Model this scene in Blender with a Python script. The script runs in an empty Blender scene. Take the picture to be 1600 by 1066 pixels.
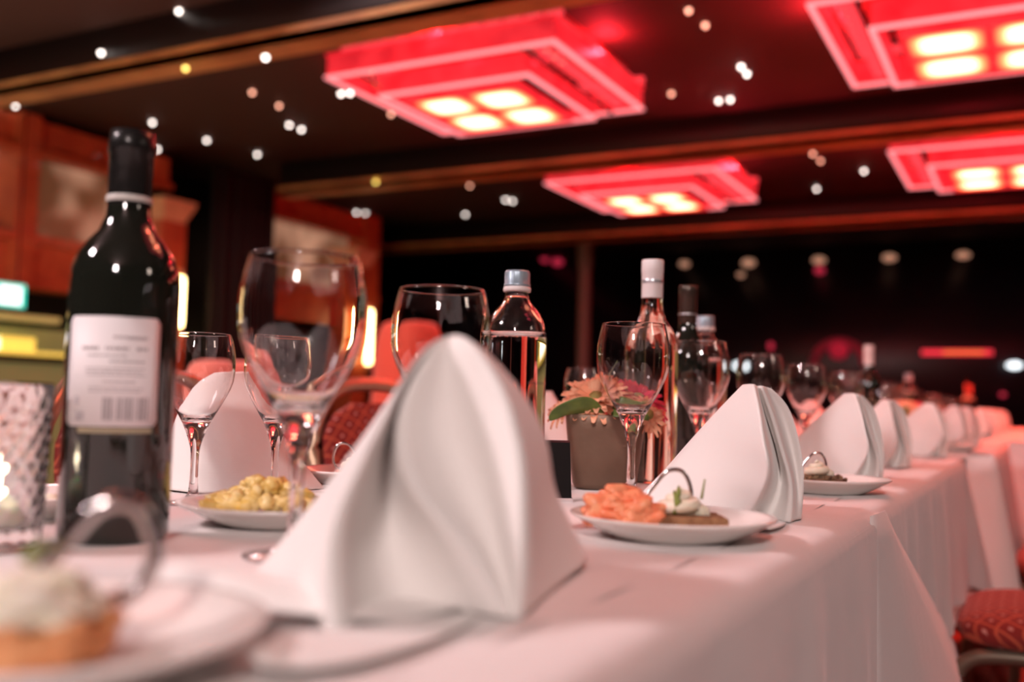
import bpy, bmesh, math, random
from mathutils import Vector, Matrix, noise
random.seed(7)
S = bpy.context.scene
COL = S.collection
PI = math.pi

# ---------------------------------------------------------------- camera
F = 1555.6; ROLL = math.radians(1.5); YAW = math.radians(27.9); PITCH = math.atan((627 - 533) / F)
TZ = 0.75                                     # table top height
CAM = Vector((0, 0, TZ + .108))
_f0 = Vector((-math.sin(YAW), math.cos(YAW), 0)); _r0 = Vector((math.cos(YAW), math.sin(YAW), 0))
FW = _f0 * math.cos(PITCH) + Vector((0, 0, 1)) * math.sin(PITCH)
_u = _r0.cross(FW)
RT = _r0 * math.cos(ROLL) + _u * math.sin(ROLL)
UP = RT.cross(FW)
cd = bpy.data.cameras.new('camera'); cam = bpy.data.objects.new('camera', cd); COL.objects.link(cam)
cd.sensor_width = 36; cd.lens = 35; cd.clip_start = .01; cd.clip_end = 60
cd.dof.use_dof = True; cd.dof.focus_distance = 1.06; cd.dof.aperture_fstop = 2.8
m = Matrix((RT, UP, -FW)).transposed().to_4x4(); m.translation = CAM
cam.matrix_world = m
S.camera = cam

# ---------------------------------------------------------------- world, lights, exposure
w = bpy.data.worlds.new('world'); S.world = w; w.use_nodes = True
w.node_tree.nodes['Background'].inputs[0].default_value = (.55, .32, .34, 1)
w.node_tree.nodes['Background'].inputs[1].default_value = .05
S.view_settings.view_transform = 'Standard'; S.view_settings.look = 'None'
S.view_settings.exposure = 0.0; S.view_settings.gamma = 1; S.view_settings.use_curve_mapping = False
S.cycles.use_denoising = True
S.cycles.max_bounces = 16; S.cycles.transmission_bounces = 14; S.cycles.glossy_bounces = 6; S.cycles.diffuse_bounces = 3
S.cycles.transparent_max_bounces = 12; S.cycles.sample_clamp_indirect = 6; S.cycles.blur_glossy = .5


def light(name, kind, loc, target, energy, color, size=.3, **k):
    d = bpy.data.lights.new(name, kind); d.energy = energy; d.color = color
    if kind == 'AREA':
        d.size = size
    else:
        d.shadow_soft_size = size
    for a, b in k.items():
        setattr(d, a, b)
    o = bpy.data.objects.new(name, d); COL.objects.link(o); o.location = loc
    o.rotation_euler = (Vector(target) - Vector(loc)).to_track_quat('-Z', 'Y').to_euler()
    return o


# warm room light from unseen area lights (behind and beside the photographer)
light('unseen_light', 'AREA', (-2.3, -.9, 2.78), (-.4, .9, .75), 105, (1, .81, .83), .5)
light('unseen_light', 'AREA', (1.0, -2.6, 2.6), (-.1, 1.9, .5), 84, (1, .84, .81), .4)
light('unseen_light', 'AREA', (-3.6, 2.6, 2.78), (-.6, 1.2, .75), 45, (1, .74, .75), .4)
light('unseen_light', 'AREA', (3.0, 1.2, 2.5), (-.1, 1.5, .5), 7, (1, .78, .66), .4)  # fill added at the right to brighten the hanging cloth
light('unseen_light', 'AREA', (-4.2, .8, .9), (-5.2, 4.6, 2.6), 42, (1, .62, .38), .5)  # low uplight added to brighten the beams and left woodwork; no lamp there


def at(px, py, z=TZ):
    d = RT * ((px - 800) / F) + UP * ((533 - py) / F) + FW
    return CAM + d * ((z - CAM.z) / d.z)


def dep(px, py, dd):
    return CAM + (RT * ((px - 800) / F) + UP * ((533 - py) / F) + FW) * dd


def on_x(px, py, X):
    d = RT * ((px - 800) / F) + UP * ((533 - py) / F) + FW
    return CAM + d * (X / d.x)


def stand(px, s):
    """spot on the table top where things are s pixels per metre"""
    dd = F / s
    y = 627 + (px - 800) * math.tan(ROLL) + (CAM.z - TZ) * s
    p = dep(px, y, dd); return Vector((p.x, p.y, TZ))


# ---------------------------------------------------------------- materials
MATS = {}


def mat(name, color=(.8, .8, .8), rough=.5, metal=0, trans=0, ior=1.45, emit=None, es=1, noise_=None, bump=None, sheen=0,
        coat=0, spec=None, alpha=None, sss=0, no_sample=False):
    """noise_=(scale, colour2, detail); bump=(scale, strength, distance)"""
    if name in MATS:
        return MATS[name]
    M = bpy.data.materials.new(name); M.use_nodes = True; nt = M.node_tree; b = nt.nodes['Principled BSDF']
    c4 = tuple(color) + (1,)
    b.inputs['Base Color'].default_value = c4
    b.inputs['Roughness'].default_value = rough; b.inputs['Metallic'].default_value = metal
    b.inputs['Transmission Weight'].default_value = trans; b.inputs['IOR'].default_value = ior
    b.inputs['Sheen Weight'].default_value = sheen; b.inputs['Coat Weight'].default_value = coat
    if sss:
        b.inputs['Subsurface Weight'].default_value = sss; b.inputs['Subsurface Radius'].default_value = (.01, .006, .004)
        b.inputs['Subsurface Scale'].default_value = 1
    if spec is not None:
        b.inputs['Specular IOR Level'].default_value = spec
    if emit:
        b.inputs['Emission Color'].default_value = tuple(emit) + (1,); b.inputs['Emission Strength'].default_value = es
    tc = nt.nodes.new('ShaderNodeTexCoord')
    if noise_:
        n = nt.nodes.new('ShaderNodeTexNoise'); n.inputs['Scale'].default_value = noise_[0]
        n.inputs['Detail'].default_value = noise_[2] if len(noise_) > 2 else 4
        nt.links.new(tc.outputs['Object'], n.inputs['Vector'])
        r = nt.nodes.new('ShaderNodeValToRGB'); r.color_ramp.elements[0].position = .35; r.color_ramp.elements[1].position = .65
        r.color_ramp.elements[0].color = c4; r.color_ramp.elements[1].color = tuple(noise_[1]) + (1,)
        nt.links.new(n.outputs['Fac'], r.inputs['Fac']); nt.links.new(r.outputs['Color'], b.inputs['Base Color'])
    if bump:
        n2 = nt.nodes.new('ShaderNodeTexNoise'); n2.inputs['Scale'].default_value = bump[0]; n2.inputs['Detail'].default_value = 6
        nt.links.new(tc.outputs['Object'], n2.inputs['Vector'])
        bp = nt.nodes.new('ShaderNodeBump'); bp.inputs['Strength'].default_value = bump[1]; bp.inputs['Distance'].default_value = bump[2]
        nt.links.new(n2.outputs['Fac'], bp.inputs['Height']); nt.links.new(bp.outputs['Normal'], b.inputs['Normal'])
    if no_sample:
        M.cycles.emission_sampling = 'NONE'
    MATS[name] = M
    return M


def weave(name, color, rough=.85, scale=900):
    M = mat(name, color, rough, sheen=.25); nt = M.node_tree; b = nt.nodes['Principled BSDF']
    tc = nt.nodes.new('ShaderNodeTexCoord')
    ws = []
    for d in ('X', 'Y', 'Z'):
        wv = nt.nodes.new('ShaderNodeTexWave'); wv.bands_direction = d; wv.inputs['Scale'].default_value = scale / 3
        nt.links.new(tc.outputs['Object'], wv.inputs['Vector']); ws.append(wv)
    a = nt.nodes.new('ShaderNodeMath'); a.operation = 'ADD'
    nt.links.new(ws[0].outputs['Fac'], a.inputs[0]); nt.links.new(ws[2].outputs['Fac'], a.inputs[1])
    n2 = nt.nodes.new('ShaderNodeTexNoise'); n2.inputs['Scale'].default_value = 26
    nt.links.new(tc.outputs['Object'], n2.inputs['Vector'])
    b1 = nt.nodes.new('ShaderNodeBump'); b1.inputs['Strength'].default_value = .12; b1.inputs['Distance'].default_value = .0004
    nt.links.new(a.outputs[0], b1.inputs['Height'])
    b2 = nt.nodes.new('ShaderNodeBump'); b2.inputs['Strength'].default_value = .35; b2.inputs['Distance'].default_value = .004
    nt.links.new(n2.outputs['Fac'], b2.inputs['Height']); nt.links.new(b1.outputs['Normal'], b2.inputs['Normal'])
    nt.links.new(b2.outputs['Normal'], b.inputs['Normal'])
    return M


M_CLOTH = weave('tablecloth_linen', (.80, .74, .72))
M_NAP = weave('napkin_linen', (.84, .80, .77))
M_GLASS = mat('clear_glass', (1, 1, 1), 0, trans=1, ior=1.47)
M_WATER = mat('water_filled_glass', (.96, .98, .97), 0, trans=1, ior=1.38)
M_WINE = mat('pale_wine_glass', (.97, .86, .72), 0, trans=1, ior=1.38)
M_DARK = mat('dark_bottle_glass', (.010, .011, .008), .06, ior=1.52, coat=.5)
M_FOIL = mat('black_foil', (.02, .018, .017), .25, metal=.4, bump=(60, .5, .002))
M_LABEL = mat('bottle_label_paper', (.80, .74, .74), .55)
M_INK = mat('label_ink', (.42, .37, .38), .7)
M_SILVER = mat('silver_cap', (.66, .67, .70), .32, metal=.75)
M_BLUECAP = mat('blue_grey_cap', (.33, .42, .48), .4, metal=.5)
M_WHITECAP = mat('white_capsule', (.82, .76, .75), .4)
M_CHROME = mat('chrome', (.86, .85, .85), .08, metal=1)
M_POT = mat('taupe_pot', (.20, .125, .085), .42, metal=.35, bump=(220, .25, .0008), noise_=(14, (.15, .09, .06)))
M_SOIL = mat('dark_moss', (.03, .035, .02), .95)
M_LEAF = mat('leaf_green', (.07, .13, .03), .38, noise_=(40, (.16, .24, .05)))
M_PEACH = mat('peach_petals', (1.0, .42, .24), .6, noise_=(60, (1.0, .56, .36)))
M_PINK = mat('crimson_petals', (.90, .05, .16), .55, sss=.1)
M_CENTRE = mat('flower_centre', (.35, .30, .10), .9, bump=(300, 1, .002))
M_PLATE = mat('porcelain', (.86, .82, .78), .18, coat=.3)
M_CREAM = mat('cream', (.88, .80, .66), .45, sss=.2, noise_=(90, (.80, .72, .55)))
M_BREAD = mat('dark_bread', (.20, .09, .04), .85, bump=(220, .8, .003), noise_=(120, (.33, .17, .08)))
M_PASTRY = mat('golden_pastry', (.75, .36, .16), .6, bump=(150, .6, .003), noise_=(60, (.60, .24, .09)))
M_SALMON = mat('salmon', (.90, .22, .10), .35, sss=.2, noise_=(70, (.95, .38, .20)))
M_POTATO = mat('potato_salad', (.66, .43, .09), .4, noise_=(70, (.80, .62, .28)))
M_HERB = mat('herb', (.20, .24, .04), .5)
M_BEET = mat('beetroot', (.35, .02, .04), .3)
M_NUT = mat('nutty_tart', (.09, .05, .03), .45, bump=(260, 1, .006), noise_=(150, (.35, .22, .12)))
M_BLACK = mat('black_gloss', (.015, .013, .013), .12)
M_FRAME = mat('champagne_tube', (.50, .34, .23), .32, metal=.75)
M_DFRAME = mat('bronze_tube', (.20, .16, .12), .4, metal=.6)
M_WAX = mat('candle_wax', (.9, .85, .75), .5, sss=.4)
M_FLAME = mat('flame', (1, .9, .7), .5, emit=(1, .80, .55), es=45)
M_CEIL = mat('dark_ceiling', (.085, .046, .042), .8, spec=.3)
M_BEAM = mat('dark_beam', (.014, .009, .010), .5)
M_GOLD = mat('gilded_trim', (.72, .44, .18), .5, metal=.1, noise_=(3, (.48, .26, .11)))
M_REDBAND = mat('red_acrylic', (.7, .03, .04), .3, emit=(1, .035, .05), es=.72)
M_REDLIP = mat('red_acrylic_edge', (.8, .2, .2), .3, emit=(1, .30, .32), es=1.3)
M_REDDIM = mat('red_crystal', (.5, .02, .03), .15, emit=(1, .07, .09), es=.9)
M_STAR = mat('star_bulb', (1, 1, 1), .5, emit=(1, .88, .80), es=7, no_sample=True)
M_STARR = mat('star_bulb_amber', (1, 1, 1), .5, emit=(1, .45, .30), es=4, no_sample=True)
M_STARY = mat('star_bulb_yellow', (1, 1, 1), .5, emit=(1, .75, .15), es=4, no_sample=True)
M_WOOD = mat('red_mahogany', (.62, .16, .06), .38, coat=.3, noise_=(5, (.48, .10, .04)))
M_CAPW = mat('tan_wood', (.90, .60, .34), .5, noise_=(7, (.8, .5, .28)))
M_WALL = mat('dark_wall', (.012, .009, .011), .6)
M_BACK = mat('night_wall', (.010, .009, .013), .35, noise_=(1.2, (.018, .010, .016)))
M_CURT = mat('black_curtain', (.022, .018, .018), .8)
M_FLOOR = mat('red_carpet', (.35, .05, .03), .95, noise_=(30, (.16, .02, .015)))
M_TUBE = mat('sconce_tube', (1, 1, 1), .4, emit=(1, .72, .30), es=9)
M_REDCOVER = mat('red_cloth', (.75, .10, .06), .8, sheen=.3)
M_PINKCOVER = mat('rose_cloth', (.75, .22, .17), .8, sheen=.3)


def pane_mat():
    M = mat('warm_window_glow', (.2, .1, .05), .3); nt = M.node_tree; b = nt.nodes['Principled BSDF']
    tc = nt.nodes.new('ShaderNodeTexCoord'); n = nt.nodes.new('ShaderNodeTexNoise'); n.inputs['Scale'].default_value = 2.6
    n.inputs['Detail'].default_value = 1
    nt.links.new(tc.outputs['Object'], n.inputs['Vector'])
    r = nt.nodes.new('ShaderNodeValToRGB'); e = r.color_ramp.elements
    e[0].position = .38; e[0].color = (.10, .045, .02, 1); e[1].position = .68; e[1].color = (.62, .32, .20, 1)  # noise patches paint lamp reflections into the lit panes
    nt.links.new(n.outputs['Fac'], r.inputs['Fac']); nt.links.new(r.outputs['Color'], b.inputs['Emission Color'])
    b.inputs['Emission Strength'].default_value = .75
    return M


def lamp_pane_mat():
    """opal square with a bulb behind its middle: brightest there, redder to the rim"""
    M = mat('opal_diffuser', (.9, .5, .4), .4); nt = M.node_tree; b = nt.nodes['Principled BSDF']
    tc = nt.nodes.new('ShaderNodeTexCoord')
    sep = nt.nodes.new('ShaderNodeSeparateXYZ'); nt.links.new(tc.outputs['Generated'], sep.inputs[0])
    outs = []
    for ax in ('X', 'Y'):
        s = nt.nodes.new('ShaderNodeMath'); s.operation = 'SUBTRACT'; s.inputs[1].default_value = .5
        nt.links.new(sep.outputs[ax], s.inputs[0])
        a = nt.nodes.new('ShaderNodeMath'); a.operation = 'ABSOLUTE'; nt.links.new(s.outputs[0], a.inputs[0])
        a2 = nt.nodes.new('ShaderNodeMath'); a2.operation = 'MULTIPLY'; a2.inputs[1].default_value = 2.0; nt.links.new(a.outputs[0], a2.inputs[0])
        p = nt.nodes.new('ShaderNodeMath'); p.operation = 'POWER'; p.inputs[1].default_value = 4; nt.links.new(a2.outputs[0], p.inputs[0])
        outs.append(p)
    ad = nt.nodes.new('ShaderNodeMath'); ad.operation = 'ADD'
    nt.links.new(outs[0].outputs[0], ad.inputs[0]); nt.links.new(outs[1].outputs[0], ad.inputs[1])
    r = nt.nodes.new('ShaderNodeValToRGB'); e = r.color_ramp.elements
    e[0].position = .0; e[0].color = (1, .34, .19, 1); e[1].position = .9; e[1].color = (.10, .003, .004, 1)
    m2 = e.new(.35); m2.color = (.45, .075, .025, 1)
    nt.links.new(ad.outputs[0], r.inputs['Fac']); nt.links.new(r.outputs['Color'], b.inputs['Emission Color'])
    b.inputs['Emission Strength'].default_value = 9
    return M


def chair_fabric():
    M = mat('diamond_fabric', (.20, .015, .012), .85, sheen=.1); nt = M.node_tree; b = nt.nodes['Principled BSDF']
    tc = nt.nodes.new('ShaderNodeTexCoord')
    sep = nt.nodes.new('ShaderNodeSeparateXYZ'); nt.links.new(tc.outputs['Object'], sep.inputs[0])

    def mth(op, a, bb=None):
        n = nt.nodes.new('ShaderNodeMath'); n.operation = op
        for i, v in enumerate((a, bb)):
            if v is None: continue
            if isinstance(v, (int, float)): n.inputs[i].default_value = v
            else: nt.links.new(v, n.inputs[i])
        return n.outputs[0]
    h = mth('ADD', sep.outputs['X'], sep.outputs['Z'])
    k = 19.
    u = mth('MULTIPLY', mth('ADD', h, sep.outputs['Y']), k); v = mth('MULTIPLY', mth('SUBTRACT', h, sep.outputs['Y']), k)
    fu = mth('ABSOLUTE', mth('SUBTRACT', mth('FRACT', u), .5)); fv = mth('ABSOLUTE', mth('SUBTRACT', mth('FRACT', v), .5))
    line = mth('GREATER_THAN', mth('MAXIMUM', fu, fv), .43)
    dot = mth('LESS_THAN', mth('MAXIMUM', fu, fv), .10)
    mx = nt.nodes.new('ShaderNodeMix'); mx.data_type = 'RGBA'
    mx.inputs[6].default_value = (.22, .018, .014, 1); mx.inputs[7].default_value = (.50, .10, .05, 1); nt.links.new(line, mx.inputs[0])
    m3 = nt.nodes.new('ShaderNodeMix'); m3.data_type = 'RGBA'; m3.inputs[7].default_value = (.62, .30, .26, 1)
    nt.links.new(mx.outputs[2], m3.inputs[6]); nt.links.new(dot, m3.inputs[0])
    nt.links.new(m3.outputs[2], b.inputs['Base Color'])
    return M


def mottled(M, c2, strength):
    nt = M.node_tree; b = nt.nodes['Principled BSDF']; c1 = tuple(b.inputs['Emission Color'].default_value)
    tc = nt.nodes.new('ShaderNodeTexCoord'); n = nt.nodes.new('ShaderNodeTexNoise'); n.inputs['Scale'].default_value = 7; n.inputs['Detail'].default_value = 5
    nt.links.new(tc.outputs['Object'], n.inputs['Vector'])
    r = nt.nodes.new('ShaderNodeValToRGB'); e = r.color_ramp.elements
    e[0].position = .35; e[0].color = c1; e[1].position = .68; e[1].color = c2
    nt.links.new(n.outputs['Fac'], r.inputs['Fac']); nt.links.new(r.outputs['Color'], b.inputs['Emission Color'])
    b.inputs['Emission Strength'].default_value = strength


mottled(M_REDBAND, (.50, .010, .022, 1), .80)
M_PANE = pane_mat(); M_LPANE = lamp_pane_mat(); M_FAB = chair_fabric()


# ---------------------------------------------------------------- mesh helpers
class MB:
    def __init__(s): s.bm = bmesh.new()

    def box(s, x0, x1, y0, y1, z0, z1, bev=0):
        g = bmesh.ops.create_cube(s.bm, size=1)
        vs = g['verts']
        for v in vs:
            v.co = Vector(((x0 + x1) / 2 + v.co.x * (x1 - x0), (y0 + y1) / 2 + v.co.y * (y1 - y0), (z0 + z1) / 2 + v.co.z * (z1 - z0)))
        if bev:
            es = list({e for v in vs for e in v.link_edges})
            bmesh.ops.bevel(s.bm, geom=es, offset=bev, segments=2, affect='EDGES', profile=.5)
        return s

    def lathe(s, prof, seg=40, c=(0, 0, 0), warp=None):
        rings = []
        for (r, z) in prof:
            if r < 1e-6:
                rings.append([s.bm.verts.new((c[0], c[1], c[2] + z))])
            else:
                rg = []
                for i in range(seg):
                    a = 2 * PI * i / seg; rr = r * (warp(a, z, r) if warp else 1)
                    rg.append(s.bm.verts.new((c[0] + rr * math.cos(a), c[1] + rr * math.sin(a), c[2] + z)))
                rings.append(rg)
        for A, B in zip(rings, rings[1:]):
            for i in range(seg):
                j = (i + 1) % seg
                if len(A) == 1 and len(B) == 1: continue
                if len(A) == 1: s.bm.faces.new((A[0], B[j], B[i]))
                elif len(B) == 1: s.bm.faces.new((A[i], A[j], B[0]))
                else: s.bm.faces.new((A[i], A[j], B[j], B[i]))
        return s

    def tube(s, pts, r, seg=10, flat=1.0, cyc=False, up=Vector((0, 0, 1))):
        pts = [Vector(p) for p in pts]; n = len(pts); rings = []
        for i, p in enumerate(pts):
            a = pts[(i - 1) % n] if (cyc or i) else p; b = pts[(i + 1) % n] if (cyc or i < n - 1) else p
            t = (b - a).normalized(); u = up
            if abs(t.dot(u)) > .95: u = Vector((1, 0, 0))
            sx = t.cross(u).normalized(); sy = sx.cross(t)
            rr = r[i] if isinstance(r, (list, tuple)) else r
            rings.append([s.bm.verts.new(p + sx * (rr * math.cos(2 * PI * k / seg)) + sy * (rr * flat * math.sin(2 * PI * k / seg))) for k in range(seg)])
        for i in range(n if cyc else n - 1):
            A, B = rings[i], rings[(i + 1) % n]
            for k in range(seg):
                s.bm.faces.new((A[k], A[(k + 1) % seg], B[(k + 1) % seg], B[k]))
        if not cyc:
            s.bm.faces.new(rings[0][::-1]); s.bm.faces.new(rings[-1])
        return s

    def grid(s, rows, cyc=False, crease=None):
        V = [[s.bm.verts.new(p) for p in r] for r in rows]; n = len(V)
        s.V = V
        for i in range(n if cyc else n - 1):
            A, B = V[i], V[(i + 1) % n]
            for k in range(len(A) - 1):
                try: s.bm.faces.new((A[k], B[k], B[k + 1], A[k + 1]))
                except ValueError: pass
        if crease:
            ly = s.bm.edges.layers.float.get('crease_edge') or s.bm.edges.layers.float.new('crease_edge')
            for i, val in crease.items():
                for a, b in zip(V[i], V[i][1:]):
                    e = s.bm.edges.get((a, b))
                    if e: e[ly] = val
        return s

    def blob(s, c, r, sc=(1, 1, 1), amp=.25, freq=40, sub=3, seed=0):
        g = bmesh.ops.create_icosphere(s.bm, subdivisions=sub, radius=1)
        c = Vector(c); off = Vector((seed * 3.1, seed * 1.7, seed * .9))
        for v in g['verts']:
            d = v.co.copy(); p = Vector((d.x * sc[0], d.y * sc[1], d.z * sc[2])) * r
            n = noise.noise(p * freq + off)
            v.co = c + p * (1 + amp * n * 2)
        return s

    def poly(s, pts, th=.001):
        a = [s.bm.verts.new(p) for p in pts]; f = s.bm.faces.new(a)
        g = bmesh.ops.extrude_face_region(s.bm, geom=[f])
        for v in g['geom']:
            if isinstance(v, bmesh.types.BMVert): v.co.z += th
        return s

    def build(s, name, mt, parent=None, smooth=True, loc=None, sub=0, solid=0, kind=None):
        bmesh.ops.recalc_face_normals(s.bm, faces=s.bm.faces)
        me = bpy.data.meshes.new(name); s.bm.to_mesh(me); s.bm.free()
        if smooth:
            for p in me.polygons: p.use_smooth = True
        me.materials.append(mt)
        o = bpy.data.objects.new(name, me); COL.objects.link(o)
        if parent: o.parent = parent
        if loc is not None: o.location = loc
        if sub:
            q = o.modifiers.new('smooth', 'SUBSURF'); q.levels = sub; q.render_levels = sub
        if solid:
            q = o.modifiers.new('thickness', 'SOLIDIFY'); q.thickness = solid; q.offset = 0
        if kind: o['kind'] = kind
        return o


def smooth_angle(o, deg=35):
    me = o.data
    try:
        me.set_sharp_from_angle(angle=math.radians(deg))
    except Exception:
        pass
    return o


def empty(name, loc=(0, 0, 0), rz=0):
    o = bpy.data.objects.new(name, None); COL.objects.link(o); o.location = loc; o.rotation_euler = (0, 0, rz)
    o.empty_display_size = .05
    return o


def tag(o, label, cat, group=None, kind=None):
    o['label'] = label; o['category'] = cat
    if group: o['group'] = group
    if kind: o['kind'] = kind
    return o


def struct(o, label=None, cat=None):
    o['kind'] = 'structure'
    if label: o['label'] = label
    if cat: o['category'] = cat
    return o


KIDS = {}


def dup(o, loc, rz=None, label=None, group=None, scale=None):
    c = o.copy(); COL.objects.link(c); c.location = loc
    if rz is not None: c.rotation_euler = (0, 0, rz)
    if scale: c.scale = (scale,) * 3 if isinstance(scale, (int, float)) else scale
    if label: c['label'] = label
    if group: c['group'] = group
    for ch in list(o.children):
        k = ch.copy(); COL.objects.link(k); k.parent = c
        for g in list(ch.children):
            q = g.copy(); COL.objects.link(q); q.parent = k
    return c


def catmull(P, n):
    P = [Vector(p) for p in P]; out = []
    for i in range(len(P) - 1):
        p0 = P[max(i - 1, 0)]; p1 = P[i]; p2 = P[i + 1]; p3 = P[min(i + 2, len(P) - 1)]
        for k in range(n):
            t = k / n
            out.append(.5 * ((2 * p1) + (-p0 + p2) * t + (2 * p0 - 5 * p1 + 4 * p2 - p3) * t * t + (-p0 + 3 * p1 - 3 * p2 + p3) * t ** 3))
    out.append(P[-1]); return out


# ================================================================ ROOM SHELL
struct(MB().box(-9, 4, -4, 12.6, -.05, 0).build('floor', M_FLOOR))
struct(MB().box(-9, 4, -4, 12.6, 2.85, 2.95).build('ceiling', M_CEIL))
struct(MB().box(-9, 4, 12.4, 12.6, 0, 2.85).build('wall_back', M_BACK))
struct(MB().box(3.9, 4.05, -4, 12.4, 0, 2.85).build('wall_right', M_WALL))
struct(MB().box(-9, 4, -4.1, -4, 0, 2.95).build('wall_front', M_WALL))
struct(MB().box(-7.1, -6.95, -4, 8.9, 0, 2.85).build('wall_left', M_WALL))
struct(MB().box(-9.1, -9, -4, 12.6, 0, 2.95).build('wall_far_left', M_WALL))
for i, Y in enumerate((3.66, 6.52, 9.52)):
    x0 = (-6.95, -5.75, -6.95)[i]
    struct(MB().box(x0, 3.9, Y, Y + .14, 2.60, 2.85).build('trim_%d' % (i + 1), M_BEAM))
    t = MB(); t.box(x0, 3.9, Y - .035, Y, 2.566, 2.632); t.box(x0, 3.9, Y - .035, Y + .16, 2.566, 2.60)
    struct(t.build('trim_%d' % (i + 4), M_GOLD, smooth=False))

# left wall: mahogany booth front with glowing windows
X = -6.4


def wood_section(ya, yb, posts, n0):
    mb = MB()
    mb.box(X - .25, X, ya, yb, 2.56, 2.80); mb.box(X - .02, X + .06, ya, yb, 2.53, 2.58)          # head band and its lip
    mb.box(X - .25, X, ya, yb, 1.58, 1.90); mb.box(X - .02, X + .07, ya, yb, 1.90, 1.96)          # rail
    for (a, b) in posts: mb.box(X - .2, X + .05, a, b, 1.58, 2.82)
    return struct(mb.build('trim_%d' % n0, M_WOOD, smooth=False))


wood_section(1.0, 5.9, [(1.6, 1.75), (3.05, 3.2), (4.49, 4.66)], 7)
wood_section(6.9, 8.85, [(6.95, 7.12), (8.6, 8.85)], 8)
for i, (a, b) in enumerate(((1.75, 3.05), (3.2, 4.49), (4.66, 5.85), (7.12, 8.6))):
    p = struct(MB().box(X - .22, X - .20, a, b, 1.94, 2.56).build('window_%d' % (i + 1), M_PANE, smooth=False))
struct(MB().box(X - .3, X - .1, 1.0, 5.9, 0, .5).build('baseboard_left', M_WOOD, smooth=False))


def sconce_column(px, yt, yb, pcap, ycap, lab, lab2):
    pt = on_x(px, yt, X + .24); pb_ = on_x(px, yb, X + .24); Y = pt.y; z1 = pt.z; z0 = pb_.z
    zc = on_x(pcap, ycap, X + .1).z - .13; Yc = on_x(pcap, ycap, X + .1).y
    c = empty('wall_column', (X + .02, Yc, 0)); tag(c, lab, 'column')
    MB().box(-.12, .12, -.13, .13, 0, zc).build('shaft', M_WOOD, c, smooth=False)
    cap = MB(); cap.grid([[Vector((sx * r, sy * r, z)) for (r, z) in ((.12, zc), (.125, zc + .02), (.17, zc + .12), (.18, zc + .15))] for (sx, sy) in ((1, 1), (-1, 1), (-1, -1), (1, -1))], cyc=True)
    cap.box(-.18, .18, -.18, .18, zc + .15, zc + .175)
    cap.build('capital', M_CAPW, c, smooth=False)
    s = empty('wall_sconce', (X + .24, Y, z0)); tag(s, lab2, 'wall lamp')
    MB().lathe([(0, 0), (.03, .004), (.036, .03), (.036, z1 - z0 - .03), (.03, z1 - z0 - .004), (0, z1 - z0)], 16).build('tube', M_TUBE, s)
    MB().lathe([(0, -.05), (.030, -.045), (.030, .0), (0, .001)], 16).build('lower_holder', M_CAPW, s)
    MB().lathe([(0, z1 - z0 - .001), (.030, z1 - z0), (.030, z1 - z0 + .05), (0, z1 - z0 + .055)], 16).build('upper_holder', M_CAPW, s)
    MB().box(-.09, -.03, -.03, .03, .1, .16).build('bracket', M_CAPW, s)


sconce_column(282, 432, 512, 268, 322, 'red wooden wall column with tan capital behind the red wine bottle', 'tall glowing tube lamp just right of the red wine bottle')
sconce_column(578, 484, 570, 562, 398, 'red wooden wall column with tan capital between the two big near glasses', 'tall glowing tube lamp between the two big near glasses')

# black curtain between the two booth fronts
rows = []
for k in range(61):
    y = 6.28 + k * (.75 / 60); x = X + .1 + .05 * math.sin(k * .9) + .02 * math.sin(k * 2.3)
    rows.append([Vector((x, y, .02)), Vector((x * 1 + .01, y, 1.4)), Vector((x, y + .01, 2.84))])
tag(MB().grid(rows).build('curtain', M_CURT, solid=.01), 'long black curtain hanging between the two wooden booth fronts', 'curtain')

# lit bar under the left windows
bar = empty('bar_counter', (-6.35, 3.3, 0)); tag(bar, 'bar with yellow and white light strips far left behind the candle', 'bar')
M_BARG = mat('bar_green_panel', (.25, .27, .12), .4, emit=(.36, .38, .14), es=.22)
M_BARY = mat('bar_yellow_strip', (.8, .7, .2), .4, emit=(.85, .62, .10), es=.95)
M_BARW = mat('bar_white_strip', (.9, .9, .95), .4, emit=(.85, .90, 1), es=1.5)
MB().box(-.25, .05, -2.4, 2.2, 0, 1.04).build('counter', M_BARG, bar, smooth=False)
MB().box(-.28, .12, -2.4, 2.2, 1.04, 1.09).build('counter_top', mat('bar_top', (.05, .03, .02), .2), bar, smooth=False)
MB().box(-.05, .1, -2.4, 1.75, 1.09, 1.12).build('light_strip', M_BARY, bar, smooth=False)
MB().box(-.2, .0, -2.4, 1.12, 1.12, 1.20).build('light_strip', M_BARW, bar, smooth=False)
MB().box(-.2, .0, 1.13, 1.4, 1.12, 1.22).build('light_strip', M_BARY, bar, smooth=False)
MB().box(-.28, -.2, -2.4, 2.2, 1.09, 1.30).build('back_panel', M_BARG, bar, smooth=False)
MB().box(-.1, -.0, -2.4, 1.6, 1.34, 1.38).build('upper_strip', mat('bar_dim_strip', (.5, .45, .2), .4, emit=(.50, .42, .14), es=.5), bar, smooth=False)

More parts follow.
